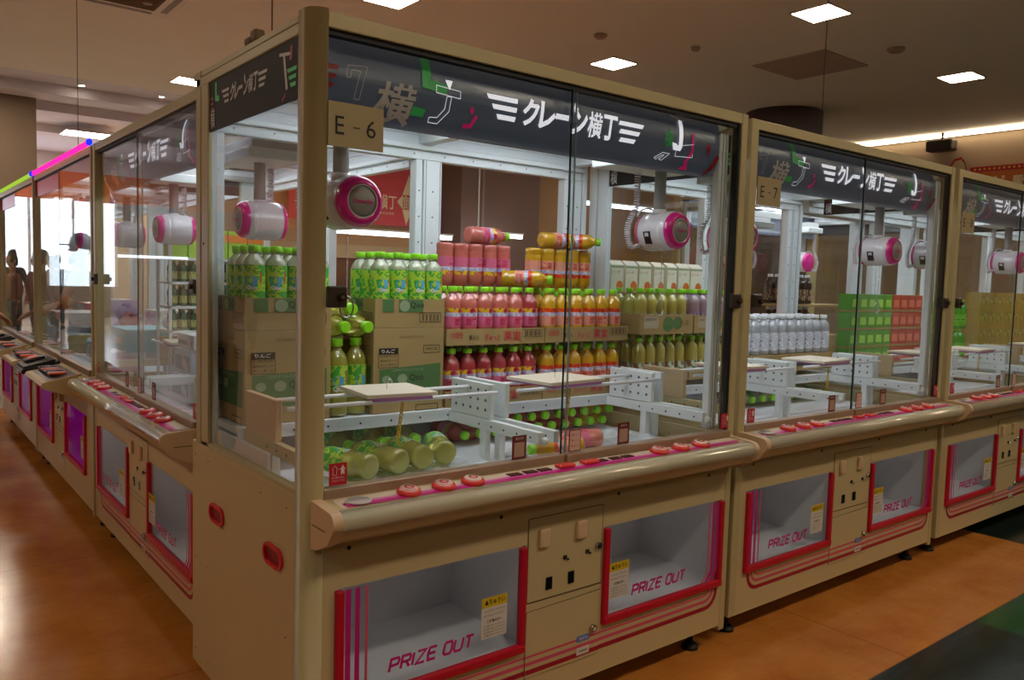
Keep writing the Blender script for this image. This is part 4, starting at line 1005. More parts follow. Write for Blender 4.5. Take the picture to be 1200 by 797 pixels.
cols = ['D8D8DC', '70B8CC', 'D890A0', 'E0DCD0', 'C8D0DC', 'D8B878', 'B8A8D0', 'E4E4E4', 'D06868', 'A8C8A0']
spots = [(.30, 3.60, .801, .22, .30, .09), (.32, 4.05, .801, .24, .32, .11), (.62, 2.98, .94, .24, .28, .16), (.65, 3.85, .94, .22, .30, .20), (.65, 4.25, .94, .22, .32, .14), (.30, 5.0, .801, .24, .4, .1), (.64, 5.3, .94, .24, .4, .22), (.32, 5.8, .801, .22, .4, .12), (.64, 6.1, .94, .24, .38, .16), (.30, 1.62, .801, .2, .26, .13), (.66, 1.25, .94, .22, .34, .16), (.66, 1.66, .94, .22, .34, .22), (.66, 2.06, .94, .2, .34, .14)]
pl = ['low prize box in the pit of the pink neon machine, near half', 'low prize box in the pit of the pink neon machine, far half', 'prize box at the near end of the pink neon machine shelf', 'tall prize box in the middle of the pink neon machine shelf', 'prize box toward the far end of the pink neon machine shelf', 'low prize box in the pit of the farthest machine, near half', 'tall prize box on the shelf of the farthest machine', 'low prize box in the pit of the farthest machine, far half', 'prize box at the far end of the farthest machine shelf', 'white prize box between the two pits of the left machine', 'prize box at the near end of the left machine shelf', 'tall prize box in the middle of the left machine shelf', 'prize box next to the bottle rack on the left machine shelf']
for i, ((x, y, z, w, d, h), lb) in enumerate(zip(spots, pl)):
    b = MB(); b.box(0, w, 0, d, 0, h, mat('prizecol%d' % (i % 10), cols[i % 10], .45), .003)
    b.flat([[(.02, .015), (d - .02, .015), (d - .02, h - .015), (.02, h - .015)]], band_mat('prizeart%d' % i, cols[(i + 3) % 10], cols[(i + 5) % 10], 'E8E8EC', 16), lambda u, v: (-.0008, d - u, v))
    b.flat([[(.02, .02), (w - .02, .02), (w - .02, d - .02), (.02, d - .02)]], band_mat('prizetop%d' % i, 'E0E0E4', cols[(i + 4) % 10], 'F0F0F0', 12), lambda u, v: (u, v, h + .0008))
    tag(b.build('prize_box', None, (x, y, z)), lb, 'prize box')
for i in range(9):
    y = 3.0 + i * .2 if i < 8 else 5.0; c = ['5870C0', '8048A0', '3898B0', 'C04890', 'D0D0E0', '4858A8', 'A83860', '60A8B0', '8868B8'][i]
    b = MB(); b.cyl((0, 0, 0), (0, 0, -.07), .0015, WHITE, 5); b.lathe([(0, -.07), (.02, -.075), (.038, -.1), (.042, -.13), (.03, -.165), (0, -.18)], mat('toy_' + c, c, .35), 16); b.lathe([(0, -.062), (.022, -.066), (.022, -.078), (0, -.082)], CHROME, 12)
    tag(b.build('hanging_toy', None, (.17, y, 1.90)), '%s hanging capsule toy under the pink header of the neon machines' % ORD[i], 'toy', 'capsule toys hanging under the neon machine headers')
# ------------------------------------------------------------------ the room
CZ = 4.0
def floor_mat():
    m = bpy.data.materials.new('floor_vinyl'); m.use_nodes = True; nt = m.node_tree; b = nt.nodes['Principled BSDF']; L = nt.links.new
    b.inputs['Roughness'].default_value = .17; b.inputs['Specular IOR Level'].default_value = .45
    tc = nt.nodes.new('ShaderNodeTexCoord'); sp = nt.nodes.new('ShaderNodeSeparateXYZ'); L(tc.outputs['Object'], sp.inputs[0])
    def math_(op, a, b_): 
        n = nt.nodes.new('ShaderNodeMath'); n.operation = op
        for i, v in enumerate((a, b_)):
            if isinstance(v, (int, float)): n.inputs[i].default_value = v
            else: L(v, n.inputs[i])
        return n.outputs[0]
    X, Y = sp.outputs[0], sp.outputs[1]
    dark = math_('MAXIMUM', math_('LESS_THAN', Y, -.47), math_('GREATER_THAN', X, 4.25))
    zone = math_('MULTIPLY', math_('GREATER_THAN', X, -1.5), math_('MULTIPLY', math_('GREATER_THAN', Y, -3.2), math_('LESS_THAN', Y, 7.5)))
    green = math_('MULTIPLY', math_('MULTIPLY', math_('GREATER_THAN', X, 2.87), math_('LESS_THAN', X, 4.25)), math_('LESS_THAN', Y, -.47))
    n = nt.nodes.new('ShaderNodeTexNoise'); n.inputs['Scale'].default_value = 2.2; n.inputs['Detail'].default_value = 8; n.inputs['Roughness'].default_value = .7; L(tc.outputs['Object'], n.inputs['Vector'])
    mp = nt.nodes.new('ShaderNodeMapping'); mp.inputs['Scale'].default_value = (2, 26, 1); n2_ = nt.nodes.new('ShaderNodeTexNoise'); n2_.inputs['Scale'].default_value = 3; n2_.inputs['Detail'].default_value = 6; L(tc.outputs['Object'], mp.inputs[0]); L(mp.outputs[0], n2_.inputs['Vector'])
    r = nt.nodes.new('ShaderNodeValToRGB'); r.color_ramp.elements[0].color = srgb('B06424'); r.color_ramp.elements[1].color = srgb('DC9444'); r.color_ramp.elements[0].position = .3; r.color_ramp.elements[1].position = .72
    mxn = math_('ADD', math_('MULTIPLY', n.outputs[0], .85), math_('MULTIPLY', n2_.outputs[0], .15)); L(mxn, r.inputs[0])
    rd = nt.nodes.new('ShaderNodeValToRGB'); rd.color_ramp.elements[0].color = srgb('121A17'); rd.color_ramp.elements[1].color = srgb('2C3A34'); rd.color_ramp.elements[0].position = .35; rd.color_ramp.elements[1].position = .7; L(n2_.outputs[0], rd.inputs[0])
    def mix(f, a, c):
        q = nt.nodes.new('ShaderNodeMix'); q.data_type = 'RGBA'; L(f, q.inputs[0])
        for i, v in ((6, a), (7, c)):
            if isinstance(v, tuple): q.inputs[i].default_value = v
            else: L(v, q.inputs[i])
        return q.outputs[2]
    c = mix(dark, r.outputs[0], rd.outputs[0]); c = mix(green, c, srgb('1A5228')); c = mix(zone, srgb('B4AAA0'), c)  # outside zone: unseen floor made pale and neutral to bounce light onto the ceiling
    # seams every 1.86 m in x, 1.45 m in y
    fx = math_('FRACT', math_('DIVIDE', math_('ADD', X, 20 * 1.82 - .45), 1.82), 0); fy = math_('FRACT', math_('DIVIDE', math_('ADD', Y, 20 * 1.45 + .47), 1.45), 0)
    seam = math_('MAXIMUM', math_('LESS_THAN', fx, .0022), math_('LESS_THAN', fy, .0028))
    sm = nt.nodes.new('ShaderNodeMix'); sm.data_type = 'RGBA'; L(math_('MULTIPLY', seam, .7), sm.inputs[0]); L(c, sm.inputs[6]); sm.inputs[7].default_value = srgb('3A2410')
    L(sm.outputs[2], b.inputs['Base Color'])
    bp = nt.nodes.new('ShaderNodeBump'); bp.inputs['Strength'].default_value = .12; bp.inputs['Distance'].default_value = .02; L(n.outputs[0], bp.inputs['Height']); L(bp.outputs[0], b.inputs['Normal'])
    return m
b = MB(); b.box(-9, 13.2, -8.2, 24, -.1, 0, floor_mat()); struct(b.build('floor'))
CEIL = mat('ceiling_paint', 'ECE4D4', .9, noise=.05, nscale=.8)
b = MB(); b.box(-9, 13.2, -8.2, 10.65, CZ, CZ + .1, CEIL); b.box(-9, 13.2, 10.65, 10.72, CZ, 4.6, CEIL); b.box(-9, 13.2, 10.65, 24, 4.6, 4.7, mat('ceiling_far', 'D4CCD4', .9))
for y in (12.6, 14.4, 16.2, 19): b.box(-9, 13.2, y, y + .6, 4.42, 4.6, MATS['ceiling_far'])
struct(b.build('ceiling'))
WL = mat('wall_plaster', 'AC957A', .9, bump=.3, bscale=3, noise=.06, nscale=1.2)
b = MB(); b.box(13, 13.2, -8.2, 11, 0, CZ, WL); struct(b.build('wall_east'))
BRN = mat('wall_panel_brown', 'B08A64', .8, noise=.06, nscale=1)
b = MB(); b.box(4.2, 13, 11, 11.2, 0, 4.6, BRN); b.box(4.2, 13, 10.96, 11, 1.72, 1.95, mat('wall_ledge', 'B49C78', .7)); b.box(4.2, 13, 10.985, 11, 0, 1.72, mat('wall_low', '6A4830', .8)); struct(b.build('wall_north'))
b = MB(); b.box(4.2, 4.4, 11.2, 24, 0, 4.6, WL); struct(b.build('wall_inner'))
b = MB(); b.box(-9, 13.2, -8.2, -8, 0, CZ, mat('wall_south_paint', '5C4434', .9)); struct(b.build('wall_south'))
b = MB(); b.box(-9, 4.2, 23.8, 24, 0, .9, mat('wall_far_paint', '8E8480', .9)); b.box(-9, 4.2, 23.8, 24, 3.3, 4.1, mat('wall_orange', 'D07020', .8)); b.box(-9, 4.2, 23.8, 24, 4.1, 4.6, MATS['ceiling_far']); b.box(-9, -4.6, 23.8, 24, .9, 3.3, MATS['wall_far_paint']); struct(b.build('wall_far'))
# west wall with window band
b = MB(); b.box(-9, -8.8, -8.2, 24, 0, .85, mat('wall_dado', '6A5848', .9)); b.box(-9, -8.8, -8.2, 24, 2.75, 4.6, mat('wall_orange', 'C0661E', .8)); struct(b.build('wall_west'))
b = MB(); b.box(-9, -8.8, -8.2, 24, .85, 2.75, mat('wall_mid', '5A4A40', .9)); b.build('wall_band', bpy.data.objects['wall_west'])
wi = MB(); wi.box(-4.6, 4.2, 23.9, 23.95, .9, 3.3, emis('daylight', 'E8F0FF', 3.2)); wi.box(-6.6, -4.6, 23.78, 23.8, 1.76, 1.84, MATS['daylight']); struct(wi.build('window_1'))
for k in range(9):
    f = MB(); x = -4.6 + k * 1.08; f.box(x, x + .07, 23.82, 23.9, .9, 3.3, WHITE)
    f.build('window_frame', bpy.data.objects['window_1'])

# ceiling lights
def troffer(x, y, lb, z=CZ, s=.205, st=1):
    t = empty('ceiling_light', lb, 'ceiling light', (x, y, z), 0, 'square ceiling lights')
    f = MB(); 
    for a in ((-s, s, -s, -s + .015), (-s, s, s - .015, s), (-s, -s + .015, -s, s), (s - .015, s, -s, s)): f.box(a[0], a[1], a[2], a[3], -.012, 0, PAPER)
    f.build('frame', t); d = MB(); d.box(-s + .015, s - .015, -s + .015, s - .015, -.008, -.001, emis('troffer_glow', 'FFEDD4', 70)); d.build('diffuser', t)
grid = [(6.08, 5.08, 'square ceiling light right of the ceiling centre above the corner machine'), (6.21, 2.49, 'largest square ceiling light at the top right'), (9.47, 2.60, 'square ceiling light near the right wall'), (3.02, 4.95, 'square ceiling light cut by the top edge of the picture'), (2.62, 9.74, 'small square ceiling light just above the left machine row')]
for x, y, lb in grid: troffer(x, y, lb)
for i, (x, y) in enumerate(((-3.4, 2.4), (-3.4, 7.4), (-.2, 7.4) if False else (-3.4, -2.6), (-.1, -.1) if False else (.2, -2.7), (3.2, -2.7), (6.4, -2.7), (9.6, -2.7), (3.0, -5.4), (6.2, 7.6), (9.4, 7.9))):  # last pair added behind the machines to light the brown north wall
    troffer(x, y, '%s of the unseen square ceiling lights' % ORD[i])
for i, (x0, y0, x1, y1) in enumerate(((2.55, 18.2, 3.5, 18.9), (.20, 13.2, .75, 13.8))):
    t = empty('ceiling_light', ['long rectangular ceiling light at the far left', 'ceiling light at the left picture edge'][i], 'ceiling light', (x0, y0, 4.42), 0)
    f = MB(); f.box(-.02, x1 - x0 + .02, -.02, y1 - y0 + .02, -.02, 0, PAPER); f.build('frame', t); d = MB(); d.box(0, x1 - x0, 0, y1 - y0, -.025, -.019, emis('troffer_glow', 'FFEDD4', 70)); d.build('diffuser', t)
for i, (x, y) in enumerate(((3.4, 14.0), (2.1, 14.1))):
    t = MB(); t.lathe([(.06, 0), (.06, -.015), (.045, -.02)], PAPER, 16); t.lathe([(.045, -.0205), (0, -.021)], emis('troffer_glow', 'FFEDD4', 70), 16, close=False)
    tag(t.build('downlight', None, (x, y, 4.6)), ['right small round downlight on the far ceiling', 'left small round downlight on the far ceiling'][i], 'downlight')
t = MB(); t.box(12.93, 12.99, -4, 9, 3.94, 3.985, PAPER); t.box(12.9, 12.93, -4, 9, 3.935, 3.98, emis('cove_glow', 'FFEAC8', 14)); tag(t.build('strip_light'), 'long glowing strip light along the top of the right wall', 'strip light')
for i, (x, y) in enumerate(((-3.2, 20.5), (.6, 21.5))): troffer(x, y, '%s of the two unseen fill lights added on the far ceiling' % ORD[i], 4.6, .45)  # added lamps, out of view, brightening the far orange wall
# vents
v = empty('ceiling_vent', 'brown square ceiling panel between the right ceiling lights', 'ceiling vent', (7.75, 3.55, CZ))
b = MB(); b.box(-.46, .46, -.46, .46, -.012, 0, mat('vent_brown', 'B49C8A', .8)); b.build('panel', v)
v = empty('air_conditioner', 'ceiling cassette air conditioner cut by the top left picture edge', 'air conditioner', (1.11, 6.52, CZ - .001))
b = MB(); b.box(-.48, .48, -.48, .48, -.03, 0, mat('ac_white', 'E4DCD0', .6), .01); b.build('fascia', v)
b = MB(); b.box(-.3, .3, -.3, .3, -.034, -.03, mat('ac_grille', '6A5A40', .8));
for k in range(12): b.box(-.28, .28, -.27 + k * .048, -.262 + k * .048, -.038, -.034, CARDD)
b.build('intake_grille', v)
for k, (a0, a1, b0, b1) in enumerate(((-.3, .3, -.42, -.36), (-.3, .3, .36, .42), (-.42, -.36, -.3, .3), (.36, .42, -.3, .3))): MB().box(a0, a1, b0, b1, -.036, -.03, mat('ac_slot', '8E8478', .6), .002).build('air_slot', v)
for i, (x, y, r) in enumerate(((6.25, 4.0, .05), (7.81, 2.57, .09), (1.3, 7.41 - .8, .06), (5.2, 4.4, .07))):
    b = MB(); b.lathe([(r, 0), (r, -.02), (r * .7, -.04), (0, -.045)], mat('detector', 'A8927F', .7), 16); tag(b.build('smoke_detector', None, (x, y, CZ)), ['small round ceiling detector near the middle', 'larger round ceiling detector beside the top right light', 'round ceiling detector by the air conditioner', 'flat round ceiling disc left of the brown panel'][i], 'smoke detector')
# round column and square columns
b = MB(); b.lathe([(.55, 0), (.55, CZ - .002)], mat('column_dark', '564848', .7), 40); tag(b.build('round_column', None, (9.85, 5.25, 0)), 'dark round column behind the second and third machines', 'column')
b = MB(); b.box(-.6, 1.53, 15, 16, 0, 4.418, mat('column_stone', '6E5C4C', .9, noise=.12, nscale=3)); tag(b.build('square_column'), 'broad brown stone column at the far left', 'column')
b = MB(); b.box(7.55, 9.4, 10.3, 10.95, 0, CZ - .002, mat('pillar_purple', '7A625E', .8)); b.box(8.0, 8.06, 10.28, 10.3, 0, CZ - .01, mat('pillar_trim', '8C7878', .6)); tag(b.build('wall_pillar'), 'purplish brown pillar seen through the back of the corner machine', 'pillar')
# speaker, orange sign, red sign, strips
s = empty('loudspeaker', 'small dark loudspeaker on the right wall below the strip light', 'loudspeaker', (12.86, 4.3, 3.79)); b = MB(); b.box(-.12, .1, -.21, .21, -.09, .09, mat('speaker_dark', '3A2E28', .6), .03); b.build('housing', s); b = MB(); b.box(0, .03, -.015, .015, .08, .21, DARK); b.build('bracket', s)
s = MB(); OS = mat('sign_orange', 'B05A10', .5, emit='B05A10', es=.05)
s.box(12.88, 12.99, .8, 3.82, 2.65, 3.36, OS); s.box(12.87, 12.885, .8, 3.84, 3.32, 3.40, STK); 
for k in range(40): s.box(12.865, 12.87, 3.78 - k * .07, 3.75 - k * .07, 3.345, 3.375, YEL)
S = lambda u, v: (12.868, 3.55 - u, 2.98 + v)
SGT = mat('sign_text', 'D8C49C', .5)
s.text('体験コーナー', 1.9, .26, SGT, S, bold=.03)
so = s.build('wall_sign'); tag(so, 'orange sign with red border and dotted top on the right wall', 'sign')
s = MB(); HM = mat('sign_ivory', 'C8B888', .5)
pts = [(0, 0), (.02, .28), (.08, .38), (.17, .40), (.22, .34), (.26, .2), (.27, 0)]
s.flat([[(a * 1.12 - .015, b * 1.1) for a, b in pts]], STK, lambda u, v: (12.86, 4.16 - u, 3.14 + v)); s.flat([[(a + .01, b) for a, b in pts]], HM, lambda u, v: (12.85, 4.16 - u, 3.14 + v))
s.flat([[(.13 + .16 * math.cos(t), .1 + .13 * math.sin(t)) for t in [PI * k / 8 for k in range(9)]]], STK, lambda u, v: (12.86, 4.5 - u, 3.12 + v)); s.flat([[(.13 + .12 * math.cos(t), .1 + .09 * math.sin(t)) for t in [PI * k / 8 for k in range(9)]]], mat('sign_pink', 'D08080', .5), lambda u, v: (12.85, 4.5 - u, 3.12 + v))
s.box(12.87, 12.99, 3.9, 4.5, 2.8, 3.14, STK); s.build('cut_out', so)
s = MB(); RS = mat('sign_rose', 'C04048', .6, noise=.03); s.box(4.5, 7.12, 10.8, 10.86, 2.32, 3.32, RS); S = lambda u, v: (4.5 + u, 10.795, 2.32 + v); IV = mat('sign_cream', 'D8C49C', .6)
s.text('クレーン横丁', 1.08, .26, IV, lambda u, v: S(.92 + u, .28 + v), bold=.012); s.text('CRANE YOKOCHO', .9, .04, IV, lambda u, v: S(1.05 + u, .19 + v))
s.flat([[(2.01, .43), (2.13, .56), (2.13, .30)], [(2.12, .56), (2.32, .56), (2.25, .93)], [(2.12, .30), (2.32, .30), (2.20, .02)]], IV, S); s.text('館', .22, .25, IV, lambda u, v: S(2.13 + u, .305 + v), bold=.012)
tag(s.build('hanging_sign'), 'rose red sign with cream lettering and star seen behind the left crane', 'sign')
s = MB(); s.box(10.0, 12.9, 10.9, 10.955, 1.2, 1.66, mat('notice_dark', '1E1812', .6)); s.text('CRANE GAME', 1.5, .12, mat('notice_text', '5A4A30', .6), lambda u, v: (10.3 + u, 10.895, 1.45 + v)); tag(s.build('notice_board'), 'dark notice board low on the brown back wall', 'notice board')
for i, (x0, x1, y, z) in enumerate(((4.6, 7.1, 9.9, 2.08), (7.4, 8.6, 9.8, 2.18), (10.2, 12.3, 9.9, 2.95))):
    s = MB(); s.box(x0, x1, y, y + .08, z, z + .07, emis('tube_glow', 'F4F6FF', 5)); s.box(x0 - .03, x1 + .03, y, y + .08, z + .07, z + .1, WHITE); s.box(x0 + .2, x0 + .22, y + .03, y + .05, z + .1, CZ if i == 2 else CZ, WHITE)
    tag(s.build('tube_light'), ['left hanging tube light behind the corner machine', 'short tube light beside the purple pillar', 'tube light behind the right crane'][i], 'tube light')
# hanging wires
for i, (a, b_) in enumerate((((.35, 3.35, CZ), (.25, 3.0, 2.08)), ((.62, 1.1, CZ), (.45, .72, 2.05)), ((2.62, .35, CZ), (2.35, .3, 2.05)))):
    pass
def wire(x, y, z0, lb):
    w = MB(); w.cyl((x, y, z0), (x, y, CZ), .0022, mat('wire_brown', '4A3A2A', .6), 6); w.lathe([(.014, 0), (.014, .01), (.005, .03)], BEIGE2, 10, Matrix.Translation((x, y, z0))); tag(w.build('hanging_wire'), lb, 'wire', 'wires from the ceiling to the machine tops')
wire(.30, 4.45, 2.05, 'thin wire hanging to the pink neon machine top'); wire(.10, .49, 2.051, 'thin wire hanging to the corner machine left side'); wire(2.72, .30, 2.051, 'thin wire hanging to the second machine top')
s = MB(); s.box(.0, .03, .36, .40, 2.051, 2.08, mat('bracket_bronze', '6A5030', .5), .006); s.box(.005, .025, .42, .46, 2.051, 2.072, MATS['bracket_bronze'], .006); tag(s.build('cable_clip'), 'small bronze cable clip on the top edge of the corner machine', 'clip')

# opposite shops that only show as reflections
s = MB()
for k in range(9): s.box(-1.5 + k * 1.1, -.7 + k * 1.1, -7.9, -7.86, 2.4, 3.3, mat(['bunting_yellow', 'bunting_red', 'bunting_maroon'][k % 3], ['B07818', '902020', '5A1428'][k % 3], .7))
tag(s.build('wall_bunting'), 'yellow and red bunting boards on the wall behind the viewer', 'bunting')

# ------------------------------------------------------------------ people
def person(name, loc, rz, h, shirt, trousers, skin, hair, cap, reach, lb):
    k = h / 1.72
    J = {'pel': (0, 0, .93), 'wai': (0, 0, 1.05), 'che': (0, .0, 1.25), 'nek': (0, .0, 1.43), 'hed': (0, .01, 1.52), 'top': (0, .01, 1.60)}
    E_ = [('pel', 'wai', .13, .12), ('wai', 'che', .12, .14), ('che', 'nek', .14, .055), ('nek', 'hed', .05, .05)]
    def fig(chains, m, nm, parent, sub=2):
        vs = []; es = []; rad = []
        idx = {}
        def V(p, r):
            key = tuple(round(a, 4) for a in p)
            if key not in idx: idx[key] = len(vs); vs.append(tuple(a * k for a in p)); rad.append(r * k)
            return idx[key]
        for ch in chains:
            for (p, r), (q, r2) in zip(ch, ch[1:]): es.append((V(p, r), V(q, r2)))
        me = bpy.data.meshes.new(nm); me.from_pydata(vs, es, []); me.materials.append(m)
        o = bpy.data.objects.new(nm, me); COL.objects.link(o); o.parent = parent
        md = o.modifiers.new('s', 'SKIN'); md.use_smooth_shade = True
        for i, r in enumerate(rad): me.skin_vertices[0].data[i].radius = (r, r * .86)
        me.skin_vertices[0].data[0].use_root = True
        md2 = o.modifiers.new('u', 'SUBSURF'); md2.levels = sub; md2.render_levels = sub
        return o
    root = empty(name, lb, 'person', loc, rz)
    hl = (-.27, .05, .88) ; hr = (.27, .05, .88); el = (-.26, -.02, 1.13); er = (.26, -.02, 1.13)
    if reach: er = (.25, .10, 1.12); hr = (.20, .34, 1.05); el = (-.25, .10, 1.12); hl = (-.2, .34, 1.05)
    body = fig([[((0, 0, .95), .105), ((0, 0, 1.08), .10), ((0, 0, 1.27), .105), ((0, 0, 1.40), .062), ((0, .005, 1.46), .052), ((0, .015, 1.53), .06)],
                [((0, 0, 1.27), .105), ((.13, 0, 1.36), .055), ((.19, 0, 1.36), .05), (er, .04), (hr, .028)], [((0, 0, 1.27), .105), ((-.13, 0, 1.36), .055), ((-.19, 0, 1.36), .05), (el, .04), (hl, .028)],
                [((0, 0, .95), .105), ((.09, 0, .86), .082), ((.1, .01, .48), .06), ((.1, -.01, .1), .04), ((.105, .1, .045), .038)], [((0, 0, .95), .105), ((-.09, 0, .86), .082), ((-.1, .01, .48), .06), ((-.1, -.01, .1), .04), ((-.105, .1, .045), .038)]], skin, 'body', root)
    # shirt and trousers as slightly larger shells
    fig([[((0, 0, .93), .155), ((0, 0, 1.0), .15), ((0, 0, 1.08), .145), ((0, 0, 1.27), .158), ((0, 0, 1.385), .088)], [((0, 0, 1.27), .155), ((.13, 0, 1.36), .078), ((.19, 0, 1.36), .07), (tuple((a + b) / 2 for a, b in zip((.19, 0, 1.36), er)), .062)] + ([(er, .052), (tuple(a + (b - a) * .8 for a, b in zip(er, hr)), .04)] if not cap else []),
         [((0, 0, 1.27), .155), ((-.13, 0, 1.36), .078), ((-.19, 0, 1.36), .07), (tuple((a + b) / 2 for a, b in zip((-.19, 0, 1.36), el)), .062)] + ([(el, .052), (tuple(a + (b - a) * .8 for a, b in zip(el, hl)), .04)] if not cap else [])], shirt, 'shirt', root)
    fig([[((0, 0, .98), .142), ((0, 0, .93), .145), ((.09, 0, .84), .108), ((.1, .01, .48), .078), ((.1, -.01, .12), .06)], [((0, 0, .93), .145), ((-.09, 0, .84), .108), ((-.1, .01, .48), .078), ((-.1, -.01, .12), .06)]], trousers, 'trousers', root)
    # head
    hd = MB(); prof = [(0, 0), (.035, .006), (.055, .03), (.066, .07), (.074, .12), (.075, .16), (.064, .2), (.04, .226), (0, .236)]
    hd.lathe([(a * k, b * k) for a, b in prof], skin, 24, Matrix.Translation((0, .02 * k, 1.49 * k)) @ Matrix.Diagonal((1, 1.18, 1, 1)))
    hd.prism([(.09 * k, 1.60 * k), (.122 * k, 1.585 * k), (.118 * k, 1.575 * k), (.09 * k, 1.572 * k)], -.012 * k, .012 * k, 'x', skin)
    for sx in (-1, 1):
        hd.box(sx * .072 * k, sx * .086 * k, .005 * k, .03 * k, 1.575 * k, 1.63 * k, skin, .004); hd.box(sx * .018 * k, sx * .04 * k, .096 * k, .104 * k, 1.615 * k, 1.622 * k, INK)
    hd.box(-.022 * k, .022 * k, .094 * k, .101 * k, 1.546 * k, 1.552 * k, mat('lips', '8A4038', .5)); head = hd.build('head', body)
    hh = MB(); hh.lathe([(.079 * k, .09 * k), (.082 * k, .15 * k), (.07 * k, .208 * k), (.04 * k, .24 * k), (0, .25 * k)], cap or hair, 24, Matrix.Translation((0, (.012 if cap else .008) * k, 1.49 * k)) @ Matrix.Diagonal((1, 1.18, 1, 1)), close=False)
    if not cap: hh.lathe([(.05 * k, .02 * k), (.078 * k, .06 * k), (.081 * k, .13 * k), (.07 * k, .2 * k)], hair, 24, Matrix.Translation((0, -.022 * k, 1.49 * k)), close=False)
    if cap: hh.prism([(-.07 * k, .08 * k), (-.06 * k, .16 * k), (-.03 * k, .2 * k), (.03 * k, .2 * k), (.06 * k, .16 * k), (.07 * k, .08 * k)], 1.625 * k, 1.635 * k, 'z', cap)
    hh.build('cap' if cap else 'hair', body)
    # hands
    for s_, hp in ((-1, hl), (1, hr)):
        ch = []; x, y, z = hp; dx, dy, dz = (0, .05, -.035) if reach else (0, .01, -.06)
        palm = (x + dx * 1.1, y + dy * 1.1, z + dz * 1.1); ch.append([((x, y, z), .026), (palm, .03)])
        for i, (o_, L_) in enumerate(((-.028, .9), (-.01, 1.05), (.01, 1.0), (.028, .8))):
            a = (palm[0] + o_, palm[1] + dy * .75, palm[2] + dz * .75); b1 = (a[0], a[1] + dy * .6 * L_, a[2] + dz * .8 * L_); b2 = (b1[0], b1[1] + dy * .3 * L_, b1[2] + dz * .7 * L_ - (.01 if reach else 0))
            ch.append([(palm, .03), (a, .0095), (b1, .009), (b2, .0078)])
        t1 = (palm[0] - s_ * .035, palm[1] + .01, palm[2] + .0); ch.append([(palm, .03), (t1, .011), ((t1[0] - s_ * .008, t1[1] + dy * .7, t1[2] + dz * .7), .009)])
        fig(ch, skin, 'hand', root, 1)
    for sx in (-1, 1):
        f = MB(); f.box(sx * .1 * k - .05, sx * .1 * k + .05, -.08, .19, 0, .085, mat('shoe_dark', '2A2622', .6), .03); f.build('shoe', root)
    return root
SKIN = mat('skin', 'B07858', .5); 
person('person', (-.45, 6.0, 0), -PI / 2 + .45, 1.70, mat('shirt_beige', 'A09684', .9), mat('trousers_dark', '2A2A34', .9), SKIN, mat('hair_black', '15110F', .7), mat('cap_navy', '3A4258', .8), True, 'person in cap and beige shirt leaning over the far left machine')
person('person', (-1.04, 3.95, 0), .3, 1.66, mat('shirt_grey', '8A8680', .9), mat('trousers_black', '18161A', .9), SKIN, mat('hair_black', '15110F', .7), None, False, 'person in grey shirt and black trousers mirrored in the side glass')
person('person', (-.9, 11.5, 0), 1.2, 1.65, mat('shirt_maroon', '6A3840', .9), mat('trousers_blue', '2C3854', .9), SKIN, mat('hair_black', '15110F', .7), None, False, 'person in maroon shirt standing far down the left aisle')
person('person', (-1.5, 14.5, 0), -1.0, 1.6, mat('shirt_brown', '7A5A40', .9), mat('trousers_dark', '2A2A34', .9), SKIN, mat('hair_black', '15110F', .7), None, False, 'person in brown shirt farther along the left aisle')

for i, (x, y, r, h, sc_, lb) in enumerate(((-1.1, 16.2, .6, 1.72, '4A3A30', 'person in dark brown jacket in the far crowd'), (-1.62, 17.0, -.8, 1.62, '70503C', 'person in tan jacket in the far crowd'), (-2.05, 15.6, 2.2, 1.66, '40302C', 'person in nearly black jacket in the far crowd'), (-.75, 13.2, -1.9, 1.6, '7C4838', 'person in rust red shirt walking near the far window'), (-2.3, 19.0, 0, 1.7, '303848', 'person in dark blue coat beside the far window'))):
    person('person', (x, y, 0), r, h, mat('jacket_' + sc_, sc_, .9), mat('trousers_dark', '2A2A34', .9), SKIN, mat('hair_black', '15110F', .7), None, False, lb)
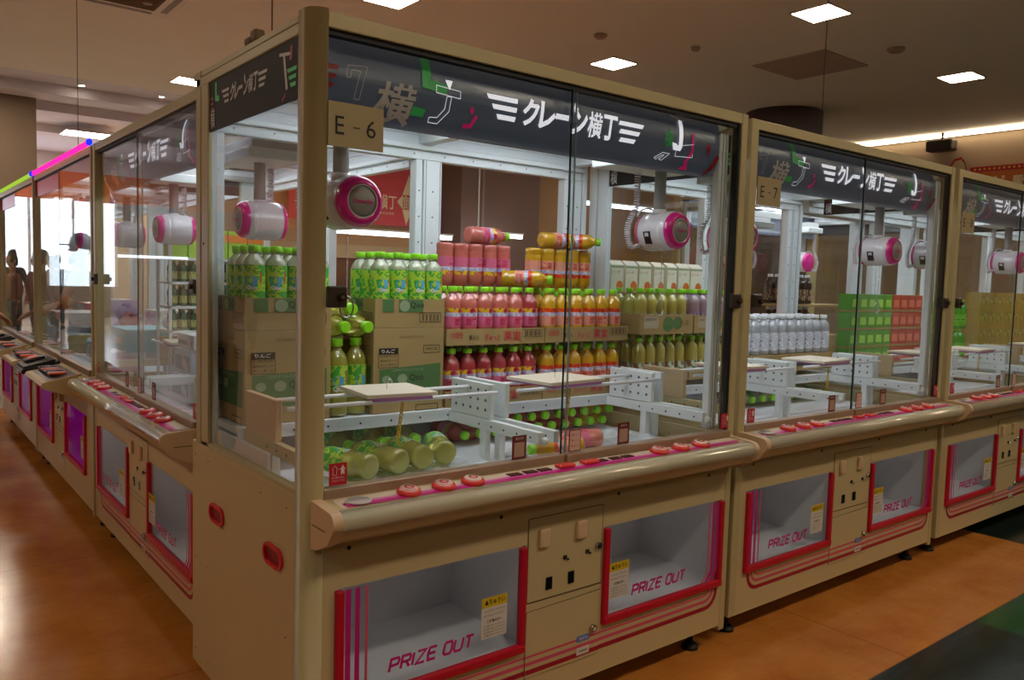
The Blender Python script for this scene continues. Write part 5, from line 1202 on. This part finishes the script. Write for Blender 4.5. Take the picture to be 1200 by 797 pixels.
# ------------------------------------------------------------------ lights
def area(name, loc, sx, sy, e, col, rot=(0, 0, 0)):
    l = bpy.data.lights.new(name, 'AREA'); l.shape = 'RECTANGLE'; l.size = sx; l.size_y = sy; l.energy = e; l.color = col
    o = bpy.data.objects.new(name, l); COL.objects.link(o); o.location = loc; o.rotation_euler = rot; return o
for nm_, x, y, w, d, e in (('machine_lamp', 6.2, .4, 1.4, .3, 8), ('machine_lamp', .87, .38, 1.4, .3, 9), ('machine_lamp', 2.66, .4, 1.4, .3, 8), ('machine_lamp', 4.45, .4, 1.4, .3, 7.5), ('machine_lamp', .5, 1.93, .3, 1.4, 8), ('machine_lamp', .5, 3.8, .3, 1.6, 9), ('machine_lamp', .5, 5.8, .3, 1.6, 9), ('machine_lamp', 4.45, 1.5, 1.4, .3, 7)):
    area(nm_, (x, y, 1.985), w, d, e * 1.3, (.86, .93, 1.0))
SC.world = bpy.data.worlds.new('w'); SC.world.use_nodes = True
bg = SC.world.node_tree.nodes['Background']; bg.inputs[0].default_value = (.9, .8, .7, 1); bg.inputs[1].default_value = .15

# ------------------------------------------------------------------ camera
cam = bpy.data.cameras.new('camera'); co = bpy.data.objects.new('camera', cam); COL.objects.link(co); SC.camera = co
yaw, pitch, roll, f = .67066, -.07369, .02842, 945.44
fw = Vector((math.sin(yaw) * math.cos(pitch), math.cos(yaw) * math.cos(pitch), math.sin(pitch))); rt = Vector((math.cos(yaw), -math.sin(yaw), 0)); up = rt.cross(fw)
r2 = math.cos(roll) * rt + math.sin(roll) * up; u2 = -math.sin(roll) * rt + math.cos(roll) * up
M = Matrix((r2, u2, -fw)).transposed().to_4x4(); M.translation = Vector((-.836, -1.8633, 1.4104)); co.matrix_world = M
cam.sensor_width = 36; cam.lens = f / 1200 * 36; cam.clip_start = .05; cam.clip_end = 100
SC.view_settings.view_transform = 'Standard'; SC.view_settings.look = 'None'; SC.view_settings.exposure = .12; SC.view_settings.gamma = 1; SC.view_settings.use_curve_mapping = False
cy = SC.cycles; cy.max_bounces = 8; cy.diffuse_bounces = 4; cy.glossy_bounces = 4; cy.transmission_bounces = 4; cy.transparent_max_bounces = 40; cy.sample_clamp_indirect = 4; cy.use_denoising = True; cy.caustics_reflective = False; cy.caustics_refractive = False
